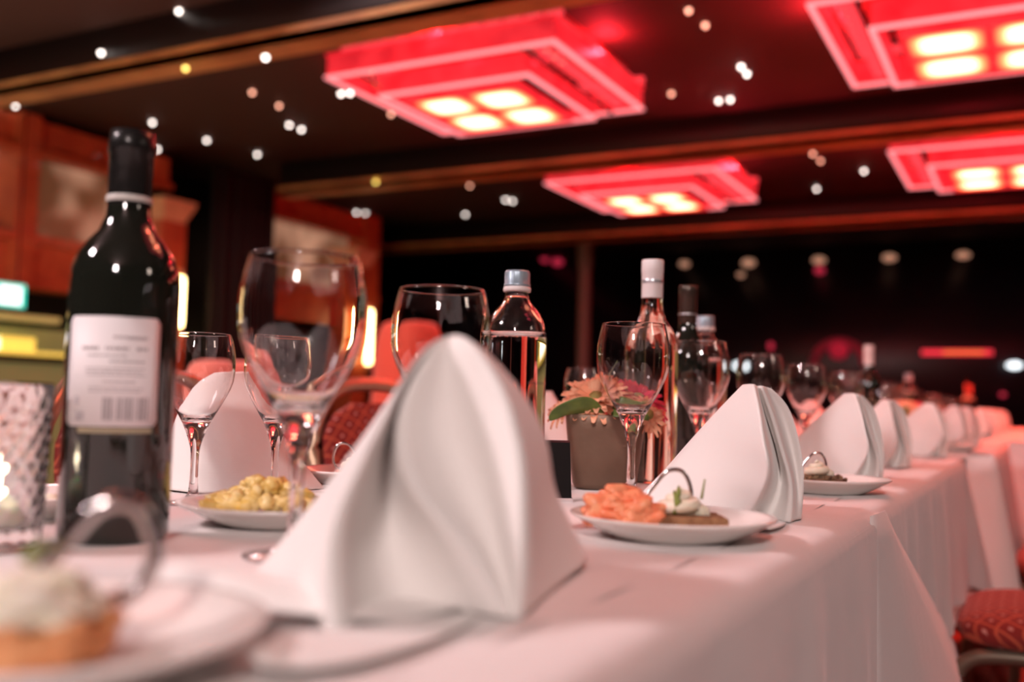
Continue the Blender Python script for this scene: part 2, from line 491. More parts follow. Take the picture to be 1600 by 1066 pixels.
# emergency exit sign
ex = empty('exit_sign', (-5.9, 4.02, 1.46)); tag(ex, 'glowing green and white exit sign hanging at far left', 'sign')
MB().box(-.03, .0, -.26, .26, -.085, .085, .008).build('housing', mat('sign_housing', (.7, .75, .75), .4), ex)
MB().box(.0, .006, -.25, .25, -.075, .075).build('face', mat('sign_green', (.0, .4, .3), .4, emit=(.02, .62, .45), es=1.6), ex, smooth=False)
pic = MB(); pic.box(.006, .009, .06, .22, -.06, .06); pic.box(.006, .009, -.20, .06, -.015, .015)
pic.poly([(.0065, -.22, 0), (.0065, -.17, .04), (.0065, -.17, -.04)], .0005)
pic.build('pictogram', mat('sign_white', (1, 1, 1), .4, emit=(.8, 1, 1), es=1.8), ex, smooth=False)
for yy in (-.2, .2):
    MB().tube([(-.015, yy, .085), (-.015, yy, 1.39)], .005, 6).build('hanger', M_BLACK, ex)

# ---- lights and small things on the dark back wall
YB = 12.4
M_WSP = mat('wall_spot_amber', (1, .8, .6), .5, emit=(1, .50, .32), es=.42)
M_RSP = mat('wall_spot_red', (1, .2, .2), .5, emit=(1, .04, .12), es=.4)
M_CSP = mat('wall_spot_white', (1, 1, 1), .5, emit=(.85, .95, 1), es=2.5)


def by_y(px, py, Y):
    d = RT * ((px - 800) / F) + UP * ((533 - py) / F) + FW
    return CAM + d * (Y / d.y)


for px, py, ww, hh, m_, lab in [
        (1070, 413, .13, .08, M_WSP, 'small amber wall light, leftmost on the dark back wall'),
        (1170, 411, .17, .10, M_WSP, 'small amber wall light above a fainter one on the back wall'),
        (1158, 430, .09, .06, M_WSP, 'faint small wall light under the second amber light'),
        (1280, 407, .16, .09, M_WSP, 'amber wall light with a red one directly beneath it'),
        (1281, 423, .12, .09, M_RSP, 'red wall light directly under an amber one'),
        (1390, 403, .16, .09, M_WSP, 'amber wall light fourth along the dark back wall'),
        (1505, 399, .16, .08, M_WSP, 'amber wall light furthest right on the back wall'),
        (1155, 572, .13, .10, M_CSP, 'white glare of a lamp between two wine glasses'),
        (1585, 571, .16, .08, M_CSP, 'small cold white lamp at the far right edge'),
        (852, 402, .12, .16, M_RSP, 'left one of a pair of red glows above the water bottle'),
        (872, 410, .16, .10, M_RSP, 'right one of a pair of red glows above the water bottle'),
        (1205, 541, .06, .10, M_RSP, 'tiny red lamp above the rim of the fourth glass'),
        (1567, 617, .07, .05, M_RSP, 'tiny red lamp low at the right edge')]:
    p = by_y(px, py, YB - .03)
    b = MB(); b.lathe([(0, 0), (ww / 2, .0), (ww / 2.2, .05), (0, .07)], 14)
    o = b.build('wall_light', m_, loc=p); o.rotation_euler = (PI / 2, 0, 0); o.scale = (1, hh / ww, 1)
    tag(o, lab, 'light')
p = by_y(1495, 551, YB - .05)
rb = empty('light_bar', p); tag(rb, 'long red and orange light bar glowing on the dark back wall', 'light')
MB().box(-.37, .37, -.03, .01, -.028, .028).build('tube', mat('red_led', (1, .2, .1), .4, emit=(1, .02, .06), es=.9), rb, smooth=False)
MB().box(-.14, .28, -.04, -.03, -.014, .014).build('glowing_core', mat('orange_led', (1, .4, .1), .4, emit=(1, .20, .04), es=.9), rb, smooth=False)
p = by_y(1312, 560, YB)
al = empty('stage_prop', p); tag(al, 'dim red glowing arch shape low on the back wall', 'stage decoration')
arc = [Vector((.30 * math.cos(a), -.05, -.1 + .30 * math.sin(a))) for a in [PI * k / 14 for k in range(15)]]
MB().tube(arc, .05, 8).build('arch', mat('dim_red_arch', (.3, .03, .03), .5, emit=(.25, .01, .03), es=.25), al)
MB().lathe([(0, 0), (.12, .0), (.10, .04), (0, .05)], 14).build('glow_disc', mat('red_disc', (.8, .05, .1), .5, emit=(.85, .03, .10), es=.16), al, loc=(0, -.06, .10)).rotation_euler = (PI / 2, 0, 0)
p = by_y(912, 520, 10.6)
tag(MB().lathe([(0, 0), (.11, 0), (.09, .06), (.075, .2), (.075, 2.4), (.1, 2.5), (.1, 2.85)], 20).build('pillar', mat('pale_column', (.22, .15, .13), .45), loc=(p.x, p.y, 0)), 'slim dim column in the dark behind the flower pot', 'column')


# ================================================================ CEILING LAMPS
def ring(mb, w, d, z0, z1, t):
    mb.box(-w / 2, w / 2, -d / 2, -d / 2 + t, z0, z1); mb.box(-w / 2, w / 2, d / 2 - t, d / 2, z0, z1)
    mb.box(-w / 2, -w / 2 + t, -d / 2 + t, d / 2 - t, z0, z1); mb.box(w / 2 - t, w / 2, -d / 2 + t, d / 2 - t, z0, z1)


def ceiling_lamp():
    L = empty('ceiling_lamp')
    MB().box(-.62, .62, -.54, .54, .235, .25).build('ceiling_plate', mat('lamp_plate', (.35, .04, .04), .3), L, smooth=False)
    b = MB(); ring(b, 1.38, 1.22, .012, .13, .012); b.build('outer_band', M_REDBAND, L, smooth=False)
    b = MB(); ring(b, 1.40, 1.24, .0, .014, .022); b.build('outer_band_edge', M_REDLIP, L, smooth=False)
    b = MB(); ring(b, 1.40, 1.24, .13, .138, .022); b.build('outer_band_edge', M_REDBAND, L, smooth=False)
    b = MB(); ring(b, .92, .86, -.066, .05, .012); b.build('inner_band', M_REDBAND, L, smooth=False)
    b = MB(); ring(b, .94, .88, -.08, -.066, .022); b.build('inner_band_edge', M_REDLIP, L, smooth=False)
    b = MB()
    for i in range(12):
        for sd in (-1, 1):
            x = -.62 + i * .113
            b.box(x, x + .09, sd * .57 - .02, sd * .57 + .02, .15, .19, .008)
            b.box(sd * .64 - .02, sd * .64 + .02, x * .86, x * .86 + .07, .15, .19, .008)
            b.box(sd * .55 - .035, sd * .55 + .035, x * .85, x * .85 + .05, .03, .06, .01)
    b.build('crystal_row', M_REDDIM, L, smooth=False, kind='stuff')
    fr = MB(); ring(fr, .72, .70, -.10, -.06, .02); fr.box(-.01, .01, -.34, .34, -.10, -.07); fr.box(-.34, .34, -.01, .01, -.10, -.07)
    fr.build('pane_frame', M_REDBAND, L, smooth=False)
    MB().box(-.35, .35, -.34, .34, -.06, .0).build('housing', M_BEAM, L, smooth=False)
    for sx in (-1, 1):
        for sy in (-1, 1):
            MB().box(-.162, .162, -.157, .157, -.005, .005).build('diffuser', M_LPANE, L, smooth=False, loc=(sx * .175, sy * .17, -.09))
            MB().tube([(sx * .5, sy * .45, .0), (sx * .5, sy * .45, .24)], .008, 6).build('rod', M_CHROME, L)
    for sx in (-1, 1): MB().box(sx * .5 - .01, sx * .5 + .01, -.61, .61, .0, .012).build('cross_bar', M_BLACK, L, smooth=False)
    return L


def lamp_lights(L, k):
    d = bpy.data.lights.new('lamp_glow', 'SPOT'); d.energy = 120 * k; d.color = (1, .10, .06); d.shadow_soft_size = .03; d.spot_size = 2.5; d.spot_blend = .7
    o = bpy.data.objects.new('lamp_glow', d); COL.objects.link(o); o.parent = L; o.location = (0, 0, -.112)
    for (x, y) in ((.68, 0), (-.68, 0), (0, .62), (0, -.60)):
        d = bpy.data.lights.new('side_glow', 'POINT'); d.energy = 13 * min(1, k); d.color = (1, .03, .05); d.shadow_soft_size = .02
        o = bpy.data.objects.new('side_glow', d); COL.objects.link(o); o.parent = L; o.location = (x * 1.05, y * 1.05, .165)


LAMP = ceiling_lamp(); LAMP.location = (-2.76, 4.87, 2.6)
tag(LAMP, 'square red glowing ceiling lamp, the whole of it seen at top centre', 'ceiling lamp', 'red square ceiling lamps')
for (x, y, lab) in [(-2.79, 7.69, 'red glowing ceiling lamp smaller and further back above the flower pot'),
                    (-.18, 4.92, 'large red ceiling lamp cut off by the top right corner'),
                    (-.19, 7.65, 'red ceiling lamp at right edge under the corner lamp'),
                    (-2.76, 1.95, 'red ceiling lamp overhead outside the picture, left one'), (-.18, 1.95, 'red ceiling lamp overhead outside the picture, right one'),
                    (2.4, 7.65, 'red ceiling lamp far right beyond the picture edge')]:
    LL = dup(LAMP, (x, y, 2.6), label=lab)
    lamp_lights(LL, .12 if y < 3 else (1.0 if x < -2 else (2.6 if y < 6 else 3.0)))

lamp_lights(LAMP, .8)

# star bulbs in the ceiling
STARS = [(280, 17, 0, 'white star bulb nearest the top left edge above the gilded beam'),
         (158, 82, 0, 'lone white star bulb in the dark band above the gilded beam'),
         (14, 160, 0, 'white star bulb at the left edge just under the gilded beam'),
         (24, 165, 0, 'dim star bulb touching the leftmost one'),
         (104, 145, 0, 'pale star bulb under the gilded beam left of the wine bottle'),
         (290, 106, 2, 'yellow star bulb touching the gilded beam'),
         (415, 89, 0, 'warm star bulb just below the gilded beam left of the lamp'),
         (394, 144, 1, 'pink star bulb below the gilded beam'),
         (436, 165, 1, 'large orange star bulb left of the big red lamp'),
         (452, 195, 0, 'left bulb of the bright white pair left of the lamp'),
         (471, 202, 0, 'right bulb of the bright white pair left of the lamp'),
         (238, 191, 0, 'white star bulb right above the wine bottle mouth'),
         (246, 233, 0, 'white star bulb right of the wine bottle neck'),
         (323, 219, 0, 'dim star bulb between bottle neck and white pair'),
         (402, 241, 0, 'white star bulb below the bright pair'),
         (533, 146, 0, 'left bulb of the tiny pair under the lamp corner'),
         (547, 145, 0, 'right bulb of the tiny pair under the lamp corner'),
         (611, 178, 1, 'orange star bulb under the left edge of the big lamp'),
         (1076, 16, 1, 'upper pink star bulb right of the big lamp'),
         (1102, 39, 1, 'lower pink star bulb right of the big lamp'),
         (1158, 104, 0, 'upper bulb of the bright pair between the top lamps'),
         (1167, 115, 0, 'lower bulb of the bright pair between the top lamps'),
         (1123, 157, 0, 'left bulb of the level white pair right of the lamp'),
         (1141, 155, 0, 'right bulb of the level white pair right of the lamp'),
         (1049, 146, 1, 'pink star bulb just right of the lamp corner'),
         (587, 284, 2, 'yellow star bulb on the second beam'),
         (557, 332, 0, 'dim bulb of the pair above the far column'),
         (571, 333, 0, 'bright bulb of the pair above the far column'),
         (734, 290, 1, 'orange star bulb under the second beam'),
         (727, 335, 0, 'white star bulb between the beam and the water bottle'),
         (790, 312, 0, 'left bulb of the pair left of the rear lamp'),
         (801, 314, 0, 'right bulb of the pair left of the rear lamp'),
         (1270, 240, 1, 'upper pink star bulb right of the rear lamp'),
         (1282, 251, 1, 'small pink star bulb under the upper pink one'),
         (1350, 267, 0, 'white star bulb left of the right rear lamp'),
         (1276, 295, 0, 'lone white star bulb between the two rear lamps')]
star = None
for (px, py, k, lab) in STARS:
    p = at(px, py, 2.845)
    if px in (290, 415): p = by_y(px, py, 3.61)
    if px == 158: p = by_y(px, py, 3.645)
    if px == 587: p = by_y(px, py, 6.47)
    mt_ = (M_STAR, M_STARR, M_STARY)[k]
    d = (p - CAM).length
    o = MB().lathe([(0, -.016), (.008, -.014), (.0125, -.006), (.0125, .004)], 10).build('star_bulb', mt_, loc=p)
    tag(o, lab + ('' if len(lab.split()) > 3 else ' in the ceiling'), 'ceiling bulb', 'star bulbs in the dark ceiling')
random.seed(3)
sm = MB().lathe([(0, -.016), (.008, -.014), (.0125, -.006), (.0125, .004)], 8).build('star_bulb', M_STAR)
spots = [(random.uniform(-4, 3), random.uniform(-3.6, 3.2)) for _ in range(46)]
for i, (x, y) in enumerate(spots):
    o = sm if i == 0 else sm.copy()
    if i: COL.objects.link(o)
    o.location = (x, y, 2.845)
    tag(o, 'small white star bulb in the ceiling over the near table', 'ceiling bulb', 'star bulbs overhead outside the picture')


# ================================================================ TABLES AND CLOTHS
def tablecloth(name, x0, x1, y0, y1, zb, seed, TZ=TZ, ends=(1, 1), ruffle=.012, label=''):
    """one cloth: flat top with soft wrinkles, skirts with folds all round"""
    rnd = random.Random(seed)
    per = []
    n_long = max(30, int((y1 - y0) / .018)); n_sh = 46
    for i in range(n_long): per.append((x1, y0 + (y1 - y0) * i / n_long, 1, 0))
    for i in range(n_sh if ends[1] else 0): per.append((x1 - (x1 - x0) * i / n_sh, y1, 0, 1))
    for i in range(n_long): per.append((x0, y1 - (y1 - y0) * i / n_long, -1, 0))
    for i in range(n_sh if ends[0] else 0): per.append((x0 + (x1 - x0) * i / n_sh, y0, 0, -1))
    ph = [rnd.uniform(0, 6) for _ in range(6)]
    N = len(per); rows = []
    lev = [(.0, 0), (-.008, .0015), (-.018, .006), (-.03, .02), (-.045, .045)]
    cx, cy = (x0 + x1) / 2, (y0 + y1) / 2
    for i, (x, y, nx, ny) in enumerate(per):
        s_ = x * 1.7 + y * 1.3
        corner = min(abs(x - x0), abs(x - x1)) + min(abs(y - y0), abs(y - y1))
        cf = math.exp(-(corner / .09) ** 2)
        if (y > cy and not ends[1]) or (y < cy and not ends[0]): cf = 0
        row = []
        R_ = .022
        # top ring inward
        row.append(Vector((x - nx * .075, y - ny * .075, TZ - .0012)))
        row.append(Vector((x - nx * .058, y - ny * .058, TZ - .0002 + .0008 * math.sin(40 * s_))))
        for k in range(6):
            a = k / 5 * PI / 2
            off = -R_ + R_ * math.sin(a); dz = -R_ + R_ * math.cos(a)
            row.append(Vector((x + nx * off, y + ny * off, TZ + dz)))
        for k in range(1, 10):
            t = k / 9; z = TZ - R_ - (TZ - R_ - (max(zb, .53) if nx < 0 else zb)) * t
            amp = ruffle * (t ** .8)
            wv = math.sin(s_ * 21 + ph[0] + 1.5 * math.sin(s_ * 5 + ph[1])) + .5 * math.sin(s_ * 43 + ph[2]) + .5 * math.sin(s_ * 9 + ph[3])
            wv += .35 * noise.noise(Vector((s_ * 6, t * 2, seed)))
            if not ends[1]: amp *= min(1, max(0, (y1 - y) / .3))
            if not ends[0]: amp *= min(1, max(0, (y - y0) / .3))
            o_ = amp * (wv + .9) + .06 * cf * t
            dx = .05 * cf * t
            sx = 1 if x > cx else -1; sy = 1 if y > cy else -1
            row.append(Vector((x + nx * o_ + (sx * dx if nx == 0 else 0), y + ny * o_ + (sy * dx if ny == 0 else 0), z - .06 * cf * t)))
        rows.append(row)
    mb = MB()
    if all(ends): mb.grid(rows, cyc=True)
    elif ends[0]: mb.grid(rows[2 * n_long - 1 - (n_long - 1):] + rows[:n_long])
    else: mb.grid(rows)
    # inner top sheet
    g = []
    ni, nj = 22, max(20, int((y1 - y0) / .05))
    xa, xb, ya, yb = x0 + .06, x1 - .06, y0 + (.06 if ends[0] else 0), y1 - (.06 if ends[1] else 0)
    for i in range(ni + 1):
        r = []
        for j in range(nj + 1):
            xx = xa + (xb - xa) * i / ni; yy = ya + (yb - ya) * j / nj
            edge = min(i, ni - i, j, nj - j)
            z = TZ + (.0008 * math.sin(40 * (xx * 1.7 + yy * 1.3)) if edge == 0 else .0010 * noise.noise(Vector((xx * 9, yy * 9, 4))))
            r.append(Vector((xx, yy, z)))
        g.append(r)
    mb.grid(g)
    o = mb.build(name, M_CLOTH, sub=0)
    tag(o, label, 'tablecloth')
    return o


def table_under(x0, x1, y0, y1, lab):
    t = empty('banquet_table', ((x0 + x1) / 2, (y0 + y1) / 2, 0)); tag(t, lab, 'table')
    hx = (x1 - x0) / 2 - .04; hy = (y1 - y0) / 2 - .04
    MB().box(-hx, hx, -hy, hy, TZ - .032, TZ - .006).build('tabletop', M_BREAD, t, smooth=False)
    for sx in (-1, 1):
        for sy in (-1, 1):
            MB().tube([(sx * (hx - .22), sy * (hy - .1), 0), (sx * (hx - .22), sy * (hy - .1), TZ - .032)], .014, 8).build('leg', M_DFRAME, t)


EX = -.155
table_under(-.95, EX, -.5, 1.2, 'long banquet table under the nearest white cloth')
table_under(-.95, EX, 1.22, 2.70, 'banquet table under the second white cloth')
tablecloth('tablecloth', -.95, EX, -.5, 1.215, .33, 11, ends=(1, 0), label='white cloth on the nearest table, in front of the triangular fold')
tablecloth('tablecloth', -.95, EX - .001, 1.195, 2.70, .465, 12, TZ=TZ - .0008, ends=(0, 1), ruffle=.009, label='white cloth on the second table, just past the triangular fold')
table_under(-.88, -.10, 2.98, 4.24, 'banquet table under the third white cloth past the gap')
tablecloth('tablecloth', -.88, -.10, 2.98, 4.24, .30, 13, ruffle=.017, label='white cloth on the third table, past the gap at right')
table_under(-.86, -.03, 4.50, 8.6, 'far table under the red lit cloth')
tablecloth('tablecloth', -.86, -.03, 4.50, 8.6, .32, 14, ruffle=.018, label='red lit cloth on the furthest table of the row')

# hanging corner of the cloth at the joint: a big triangular fold
P_top = Vector((-.158, 1.19, TZ - .002))
rowsF = []
for t in [k / 14 for k in range(15)]:
    z = TZ - .004 - t * .42
    A = Vector((EX - .003, 1.12 - .08 * t, z))                         # lies on the near skirt
    Rr = Vector((-.154 + .055 * t, 1.19 + .10 * t, z))                        # ridge
    E = Vector((-.154 + .010 * math.sin(PI * t), 1.20 + 1.28 * t ** 1.1, z - .02 * t))                          # free edge of the cloth
    mid1 = (A + Rr) / 2 + Vector((-.012 * t, 0, 0)); mid2 = (Rr * .75 + E * .25) + Vector((.006 * t, 0, 0)); mid3 = (Rr * .4 + E * .6) + Vector((.018 * t, 0, 0))
    rowsF.append([A, mid1, Rr, mid2, mid3, E])
tag(MB().grid(rowsF).build('tablecloth_corner', M_CLOTH, solid=.0012), 'triangular cloth corner hanging where the two near tables meet', 'cloth fold')


def resample(P, n):
    L = [0]
    for a, b in zip(P, P[1:]): L.append(L[-1] + (b - a).length)
    out = []; j = 0
    for i in range(n):
        t = L[-1] * i / (n - 1)
        while j < len(L) - 2 and L[j + 1] < t: j += 1
        k = (t - L[j]) / max(1e-9, L[j + 1] - L[j]); out.append(P[j].lerp(P[j + 1], min(1, k)))
    return out


# ================================================================ NAPKINS
def napkin(name, ribs, n, origin, sub=2, layers=(), label='', group='folded white napkins', crease=None):
    O = Vector(origin)
    rows = [[p - O for p in resample(catmull(r, 6), 4 * n + 2)] for r in ribs]
    for r in rows:
        for p in r: p.z = max(p.z, .0015)
    e = empty(name, O)
    mb = MB(); mb.grid(rows, cyc=True, crease=crease); mb.build('standing_fold', M_NAP, e, sub=sub, solid=.0011)
    for L in layers:
        MB().grid([[q - O for q in r] for r in L]).build('lying_fold', M_NAP, e, sub=sub, solid=.0014)
    tag(e, label, 'napkin', group)
    return e


# -- the nearest, blurred one
D = dep
ribs1 = [
    [D(704, 526, .565), D(700, 528, .57), D(650, 568, .58), D(560, 690, .59), D(468, 800, .60), D(386, 893, .605)],            # ridge running back to the tail
    [D(704, 526, .565), D(688, 529, .555), D(645, 570, .55), D(580, 680, .54), D(518, 800, .53), D(450, 935, .515)],
    [D(704, 526, .565), D(672, 536, .545), D(632, 588, .525), D(600, 655, .500), D(560, 730, .470), D(512, 850, .440), D(528, 1010, .432)],   # front edge of the left wing
    [D(704, 526, .565), D(676, 545, .555), D(630, 620, .56), D(600, 720, .565), D(590, 840, .555), D(610, 935, .53)],           # inside the mouth
    [D(704, 526, .565), D(676, 545, .545), D(622, 640, .525), D(632, 734, .500), D(668, 788, .492), D(726, 842, .490), D(800, 968, .487)],   # bright crease
    [D(704, 526, .565), D(698, 550, .555), D(690, 660, .555), D(722, 760, .548), D(768, 860, .522), D(804, 972, .488)],
    [D(704, 526, .565), D(714, 536, .55), D(745, 630, .54), D(776, 750, .525), D(796, 870, .502), D(808, 975, .486)],
    [D(704, 526, .565), D(730, 529, .545), D(782, 600, .525), D(808, 690, .508), D(815, 780, .494), D(813, 975, .486)],          # right ridge
    [D(704, 526, .565), D(738, 531, .555), D(800, 608, .56), D(842, 690, .57), D(860, 790, .585), D(866, 925, .575)],
    [D(704, 526, .565), D(744, 536, .57), D(816, 612, .585), D(858, 690, .60), D(866, 760, .615), D(893, 815, .635), D(922, 876, .66)],      # right outline
    [D(704, 526, .565), D(728, 540, .60), D(742, 640, .65), D(742, 720, .69), D(744, 790, .72), D(748, 845, .76)],             # back
]
N1o = at(700, 930); N1o.z = TZ
flat1 = []   # wide flat tail with a rolled edge, lying left of the standing fold
def tz(px, py, z=.0): return at(px, py, TZ + z)
L1 = [[tz(236, 912, .012), tz(300, 938, .012), tz(400, 952, .011), tz(500, 962, .009), tz(640, 975, .004)],
      [tz(232, 895, .017), tz(320, 915, .018), tz(410, 935, .015), tz(510, 950, .010), tz(650, 965, .004)],
      [tz(270, 876, .024), tz(350, 892, .026), tz(440, 918, .019), tz(540, 940, .008), tz(700, 955, .004)],
      [tz(300, 872, .022), tz(385, 892, .020), tz(470, 912, .012), tz(580, 928, .005), tz(740, 940, .003)]]
L2 = [[tz(395, 1045, .006), tz(520, 1046, .006), tz(640, 1015, .004), tz(730, 980, .002)],
      [tz(385, 1015, .012), tz(500, 1020, .008), tz(620, 1000, .005), tz(740, 970, .002)],
      [tz(430, 985, .009), tz(520, 990, .006), tz(640, 970, .004), tz(760, 955, .002)]]
napkin('folded_napkin', ribs1, 3, N1o, layers=(L1, L2), crease={2: .8, 3: .2, 4: .85, 7: .85, 9: .6, 0: .5}, label='large blurred white napkin standing nearest in the foreground centre')

# -- the second one, in focus; the others are copies of it
ribs2 = [
    [D(1160, 602, .97), D(1118, 644, 1.0), D(1075, 690, 1.03), D(1030, 740, 1.055), D(982, 786, 1.075)],
    [D(1166, 601, .955), D(1136, 645, .972), D(1110, 695, .99), D(1085, 745, 1.0), D(1062, 800, 1.02)],
    [D(1173, 600, .94), D(1181, 640, .915), D(1187, 692, .90), D(1186, 745, .915), D(1147, 808, .973)],
    [D(1178, 601, .935), D(1187, 643, .905), D(1193, 692, .885), D(1201, 745, .885), D(1168, 814, .955)],     # sharp front edge of the near wing
    [D(1183, 604, .965), D(1197, 655, .985), D(1211, 700, .99), D(1220, 755, .975), D(1200, 812, .955)],      # dark hollow
    [D(1190, 603, .955), D(1208, 655, .95), D(1222, 705, .94), D(1237, 760, .93), D(1234, 818, .932)],        # inner fold edge
    [D(1196, 605, .975), D(1219, 650, .985), D(1234, 700, .985), D(1244, 755, .975), D(1243, 814, .955)],
    [D(1204, 607, .975), D(1232, 636, .975), D(1249, 690, .97), D(1256, 745, .965), D(1252, 812, .965)],      # far wing edge
    [D(1200, 609, 1.0), D(1230, 642, 1.03), D(1245, 695, 1.06), D(1250, 740, 1.08), D(1246, 790, 1.09)],
    [D(1180, 608, 1.01), D(1180, 650, 1.07), D(1165, 690, 1.11), D(1150, 730, 1.14), D(1120, 782, 1.16)],
]
N2o = at(1165, 800); N2o.z = TZ
N2 = napkin('folded_napkin', ribs2, 3, N2o, crease={0: .8, 3: .8, 4: .7, 5: .85, 6: .3, 7: .8}, label='sharp white standing napkin right of the plate with salmon and bread',
            layers=([[tz(1150, 808, .001), tz(1190, 812, .001), tz(1235, 815, .001)], [tz(1178, 822, .004), tz(1200, 829, .005), tz(1222, 822, .004)]],))
bx, by = N2o.x, N2o.y


def napcopy(dx_, Y, rz, lab, sc=1.0, grp=None):
    return dup(N2, (dx_, Y, TZ), rz, lab, group=grp, scale=sc)


napcopy(bx - .002, by + .575, .03, 'white standing napkin right of the dark nutty tart plate', (1, 1, 1.02))
napcopy(bx - .01, by + 1.10, -.08, 'white standing napkin, third in focus row, half hidden', (.95, .95, 1.0))
napcopy(bx + .005, by + 1.66, .06, 'white standing napkin at the far end of the second table', (1, 1, 1.0))
napcopy(bx + .02, by + 2.36, -.03, 'small napkin on the third table past the gap', 1.0)
# across the table, turned round
napcopy(-.85, .88, PI + .25, 'white standing napkin behind the small glass beside the wine bottle', (1.05, 1.05, 1.05))
napcopy(-.86, 1.74, PI - .1, 'rounded white napkin behind the flower pot, far side', (1.0, 1.0, 1.0))
napcopy(-.84, 2.30, PI + .1, 'white napkin far side behind the pale wine bottle', 1.0)
for i, Y in enumerate((3.85, 4.75, 5.35, 5.95, 6.6, 7.2, 7.8)):
    napcopy(bx + .03, Y, (i % 3 - 1) * .08, ['second napkin on the third table', 'reddish napkin first on the furthest table', 'reddish napkin second on the furthest table', 'reddish napkin third on the furthest table', 'reddish napkin fourth on the furthest table', 'reddish napkin fifth on the furthest table', 'reddish napkin last on the furthest table'][i] + ', near edge', 1.0)
for i, Y in enumerate((3.2, 3.85, 4.75, 5.6, 6.5)):
    napcopy(-.74, Y, PI, ['first', 'second', 'third', 'fourth', 'fifth'][i] + ' red lit napkin on the far side beyond the gap', 1.0)


# ================================================================ GLASSES
def glass_mesh(k=1.0):
    out = [(0, 0), (.030, 0), (.0333, .0004), (.0337, .0010), (.0337, .0016), (.0332, .0022), (.022, .0042), (.010, .0075), (.0058, .013), (.0048, .025), (.0044, .045), (.0048, .060), (.0062, .068),
           (.0088, .077), (.0122, .086), (.0152, .0935), (.0192, .101), (.0243, .1096), (.0290, .118), (.0337, .127), (.0378, .136), (.0407, .1447), (.0420, .155),
           (.0423, .165), (.0416, .176), (.0395, .188), (.0371, .1975), (.0365, .1998), (.03648, .2000)]
    rim = [(.0363, .20025), (.0361, .20025), (.03592, .2000)]
    inn = [(.0360, .1998), (.0366, .1975), (.0390, .188), (.0411, .176), (.0418, .165), (.0415, .155), (.0402, .1447), (.0371, .136), (.0330, .127), (.0282, .118), (.0232, .1096), (.0175, .1025),
           (.0110, .0985), (0, .0975)]
    P = []
    for (r, z) in out + rim + inn: P.append((r * k, z * k))
    return MB().lathe(P, 56)


G = glass_mesh(1.01).build('wine_glass', M_GLASS)
GLS = [
    (459, 2330, 'large', 'big blurred empty wine glass behind the foreground napkin, left one', 0),
    (680, 1840, 'large', 'big empty wine glass behind the tip of the foreground napkin', 0),
    (985, 1345, 'large', 'sharp empty wine glass in front of the flower pot', 0),
    (1092, 1075, 'large', 'empty wine glass behind the tail of the second napkin', 0),
    (1187, 880, 'large', 'empty wine glass right behind the second napkin tip', 0),
    (1259, 735, 'large', 'empty wine glass just right of the second napkin', 0),
    (1321, 625, 'large', 'empty wine glass above the tail of the third napkin', 0),
    (1388, 460, 'large', 'blurred small wine glass right of the far white capped bottle', 0),
]
for i, (px, s, _, lab, _z) in enumerate(GLS):
    o = G if i == 0 else G.copy()
    if i: COL.objects.link(o)
    o.location = stand(px, s); tag(o, lab, 'wine glass', 'empty stemmed wine glasses')
gs = glass_mesh(.83).build('wine_glass', M_GLASS)
SM = [(301, 1600, 'small empty wine glass just right of the red wine bottle'),
      (427, 1500, 'small wine glass seen half through the big blurred glass'),
      (911, 930, 'small wine glass behind the left corner of the flower pot'),
      (1378, 560, 'small blurred glass left of the third napkin tip')]
for i, (px, s, lab) in enumerate(SM):
    o = gs if i == 0 else gs.copy()
    if i: COL.objects.link(o)
    o.location = stand(px, s); tag(o, lab, 'wine glass', 'small stemmed wine glasses')
ords = ['first', 'second', 'third', 'fourth', 'fifth', 'sixth', 'seventh', 'eighth', 'ninth', 'tenth', 'eleventh', 'twelfth']
for i, (x, Y) in enumerate([(-.50, 3.10), (-.50, 3.98), (-.56, 3.52), (-.50, 4.9), (-.48, 5.6), (-.62, 5.15), (-.5, 5.95), (-.55, 6.25), (-.5, 6.75), (-.5, 7.4), (-.5, 8.0)]):
    o = G.copy(); COL.objects.link(o); o.location = (x, Y, TZ); tag(o, ords[i] + ' reddish wine glass from the gap among the far tables', 'wine glass', 'wine glasses on the far tables')


# ================================================================ BOTTLES
def wrap(mb, r, a0, a1, z0, z1, n=14, rc=0.0):
    """a patch on a cylinder of radius r facing -y at angle 0"""
    rows = []
    for i in range(n + 1):
        a = a0 + (a1 - a0) * i / n
        q = 0
        if rc:
            dd = min(i, n - i) * abs(a1 - a0) * r / n
            if dd < rc: q = rc - math.sqrt(max(0, rc * rc - (rc - dd) ** 2))
        rows.append([Vector((r * math.sin(a), -r * math.cos(a), z0 + q)), Vector((r * math.sin(a), -r * math.cos(a), z1 - q))])
    mb.grid(rows)


def face_cam(p): return math.atan2(-p.x, p.y) if False else math.atan2(p.x, -p.y) + PI if False else -math.atan2(p.x - CAM.x, p.y - CAM.y)


# red wine bottle
pb = stand(176, 2150)
rb = empty('wine_bottle', pb, face_cam(pb)); tag(rb, 'dark red wine bottle with white back label at left', 'bottle')
R0 = .0385
MB().lathe([(0, .004), (.018, .003), (.032, 0), (.0365, .001), (R0, .006), (R0, .185), (.0375, .196), (.034, .207), (.0275, .217), (.0205, .225), (.0163, .236), (.0152, .250),
            (.0150, .268), (.0148, .293)], 64).build('bottle_body', M_DARK, rb)
MB().lathe([(.0156, .243), (.0158, .245), (.0156, .283), (.0166, .284), (.0168, .292), (.0160, .294), (.0158, .300), (.012, .3005), (0, .299)], 48).build('neck_foil', M_FOIL, rb)
MB().lathe([(.0160, .2465), (.0163, .2468), (.0163, .2510), (.0160, .2513)], 48).build('neck_band', mat('pale_band', (.55, .52, .48), .5), rb)
lb = MB(); wrap(lb, R0 + .0004, -1.06, .70, .083, .160, 24, rc=.004); LBL = lb.build('back_label', M_LABEL, rb, solid=.0003)
tx = MB(); random.seed(5)
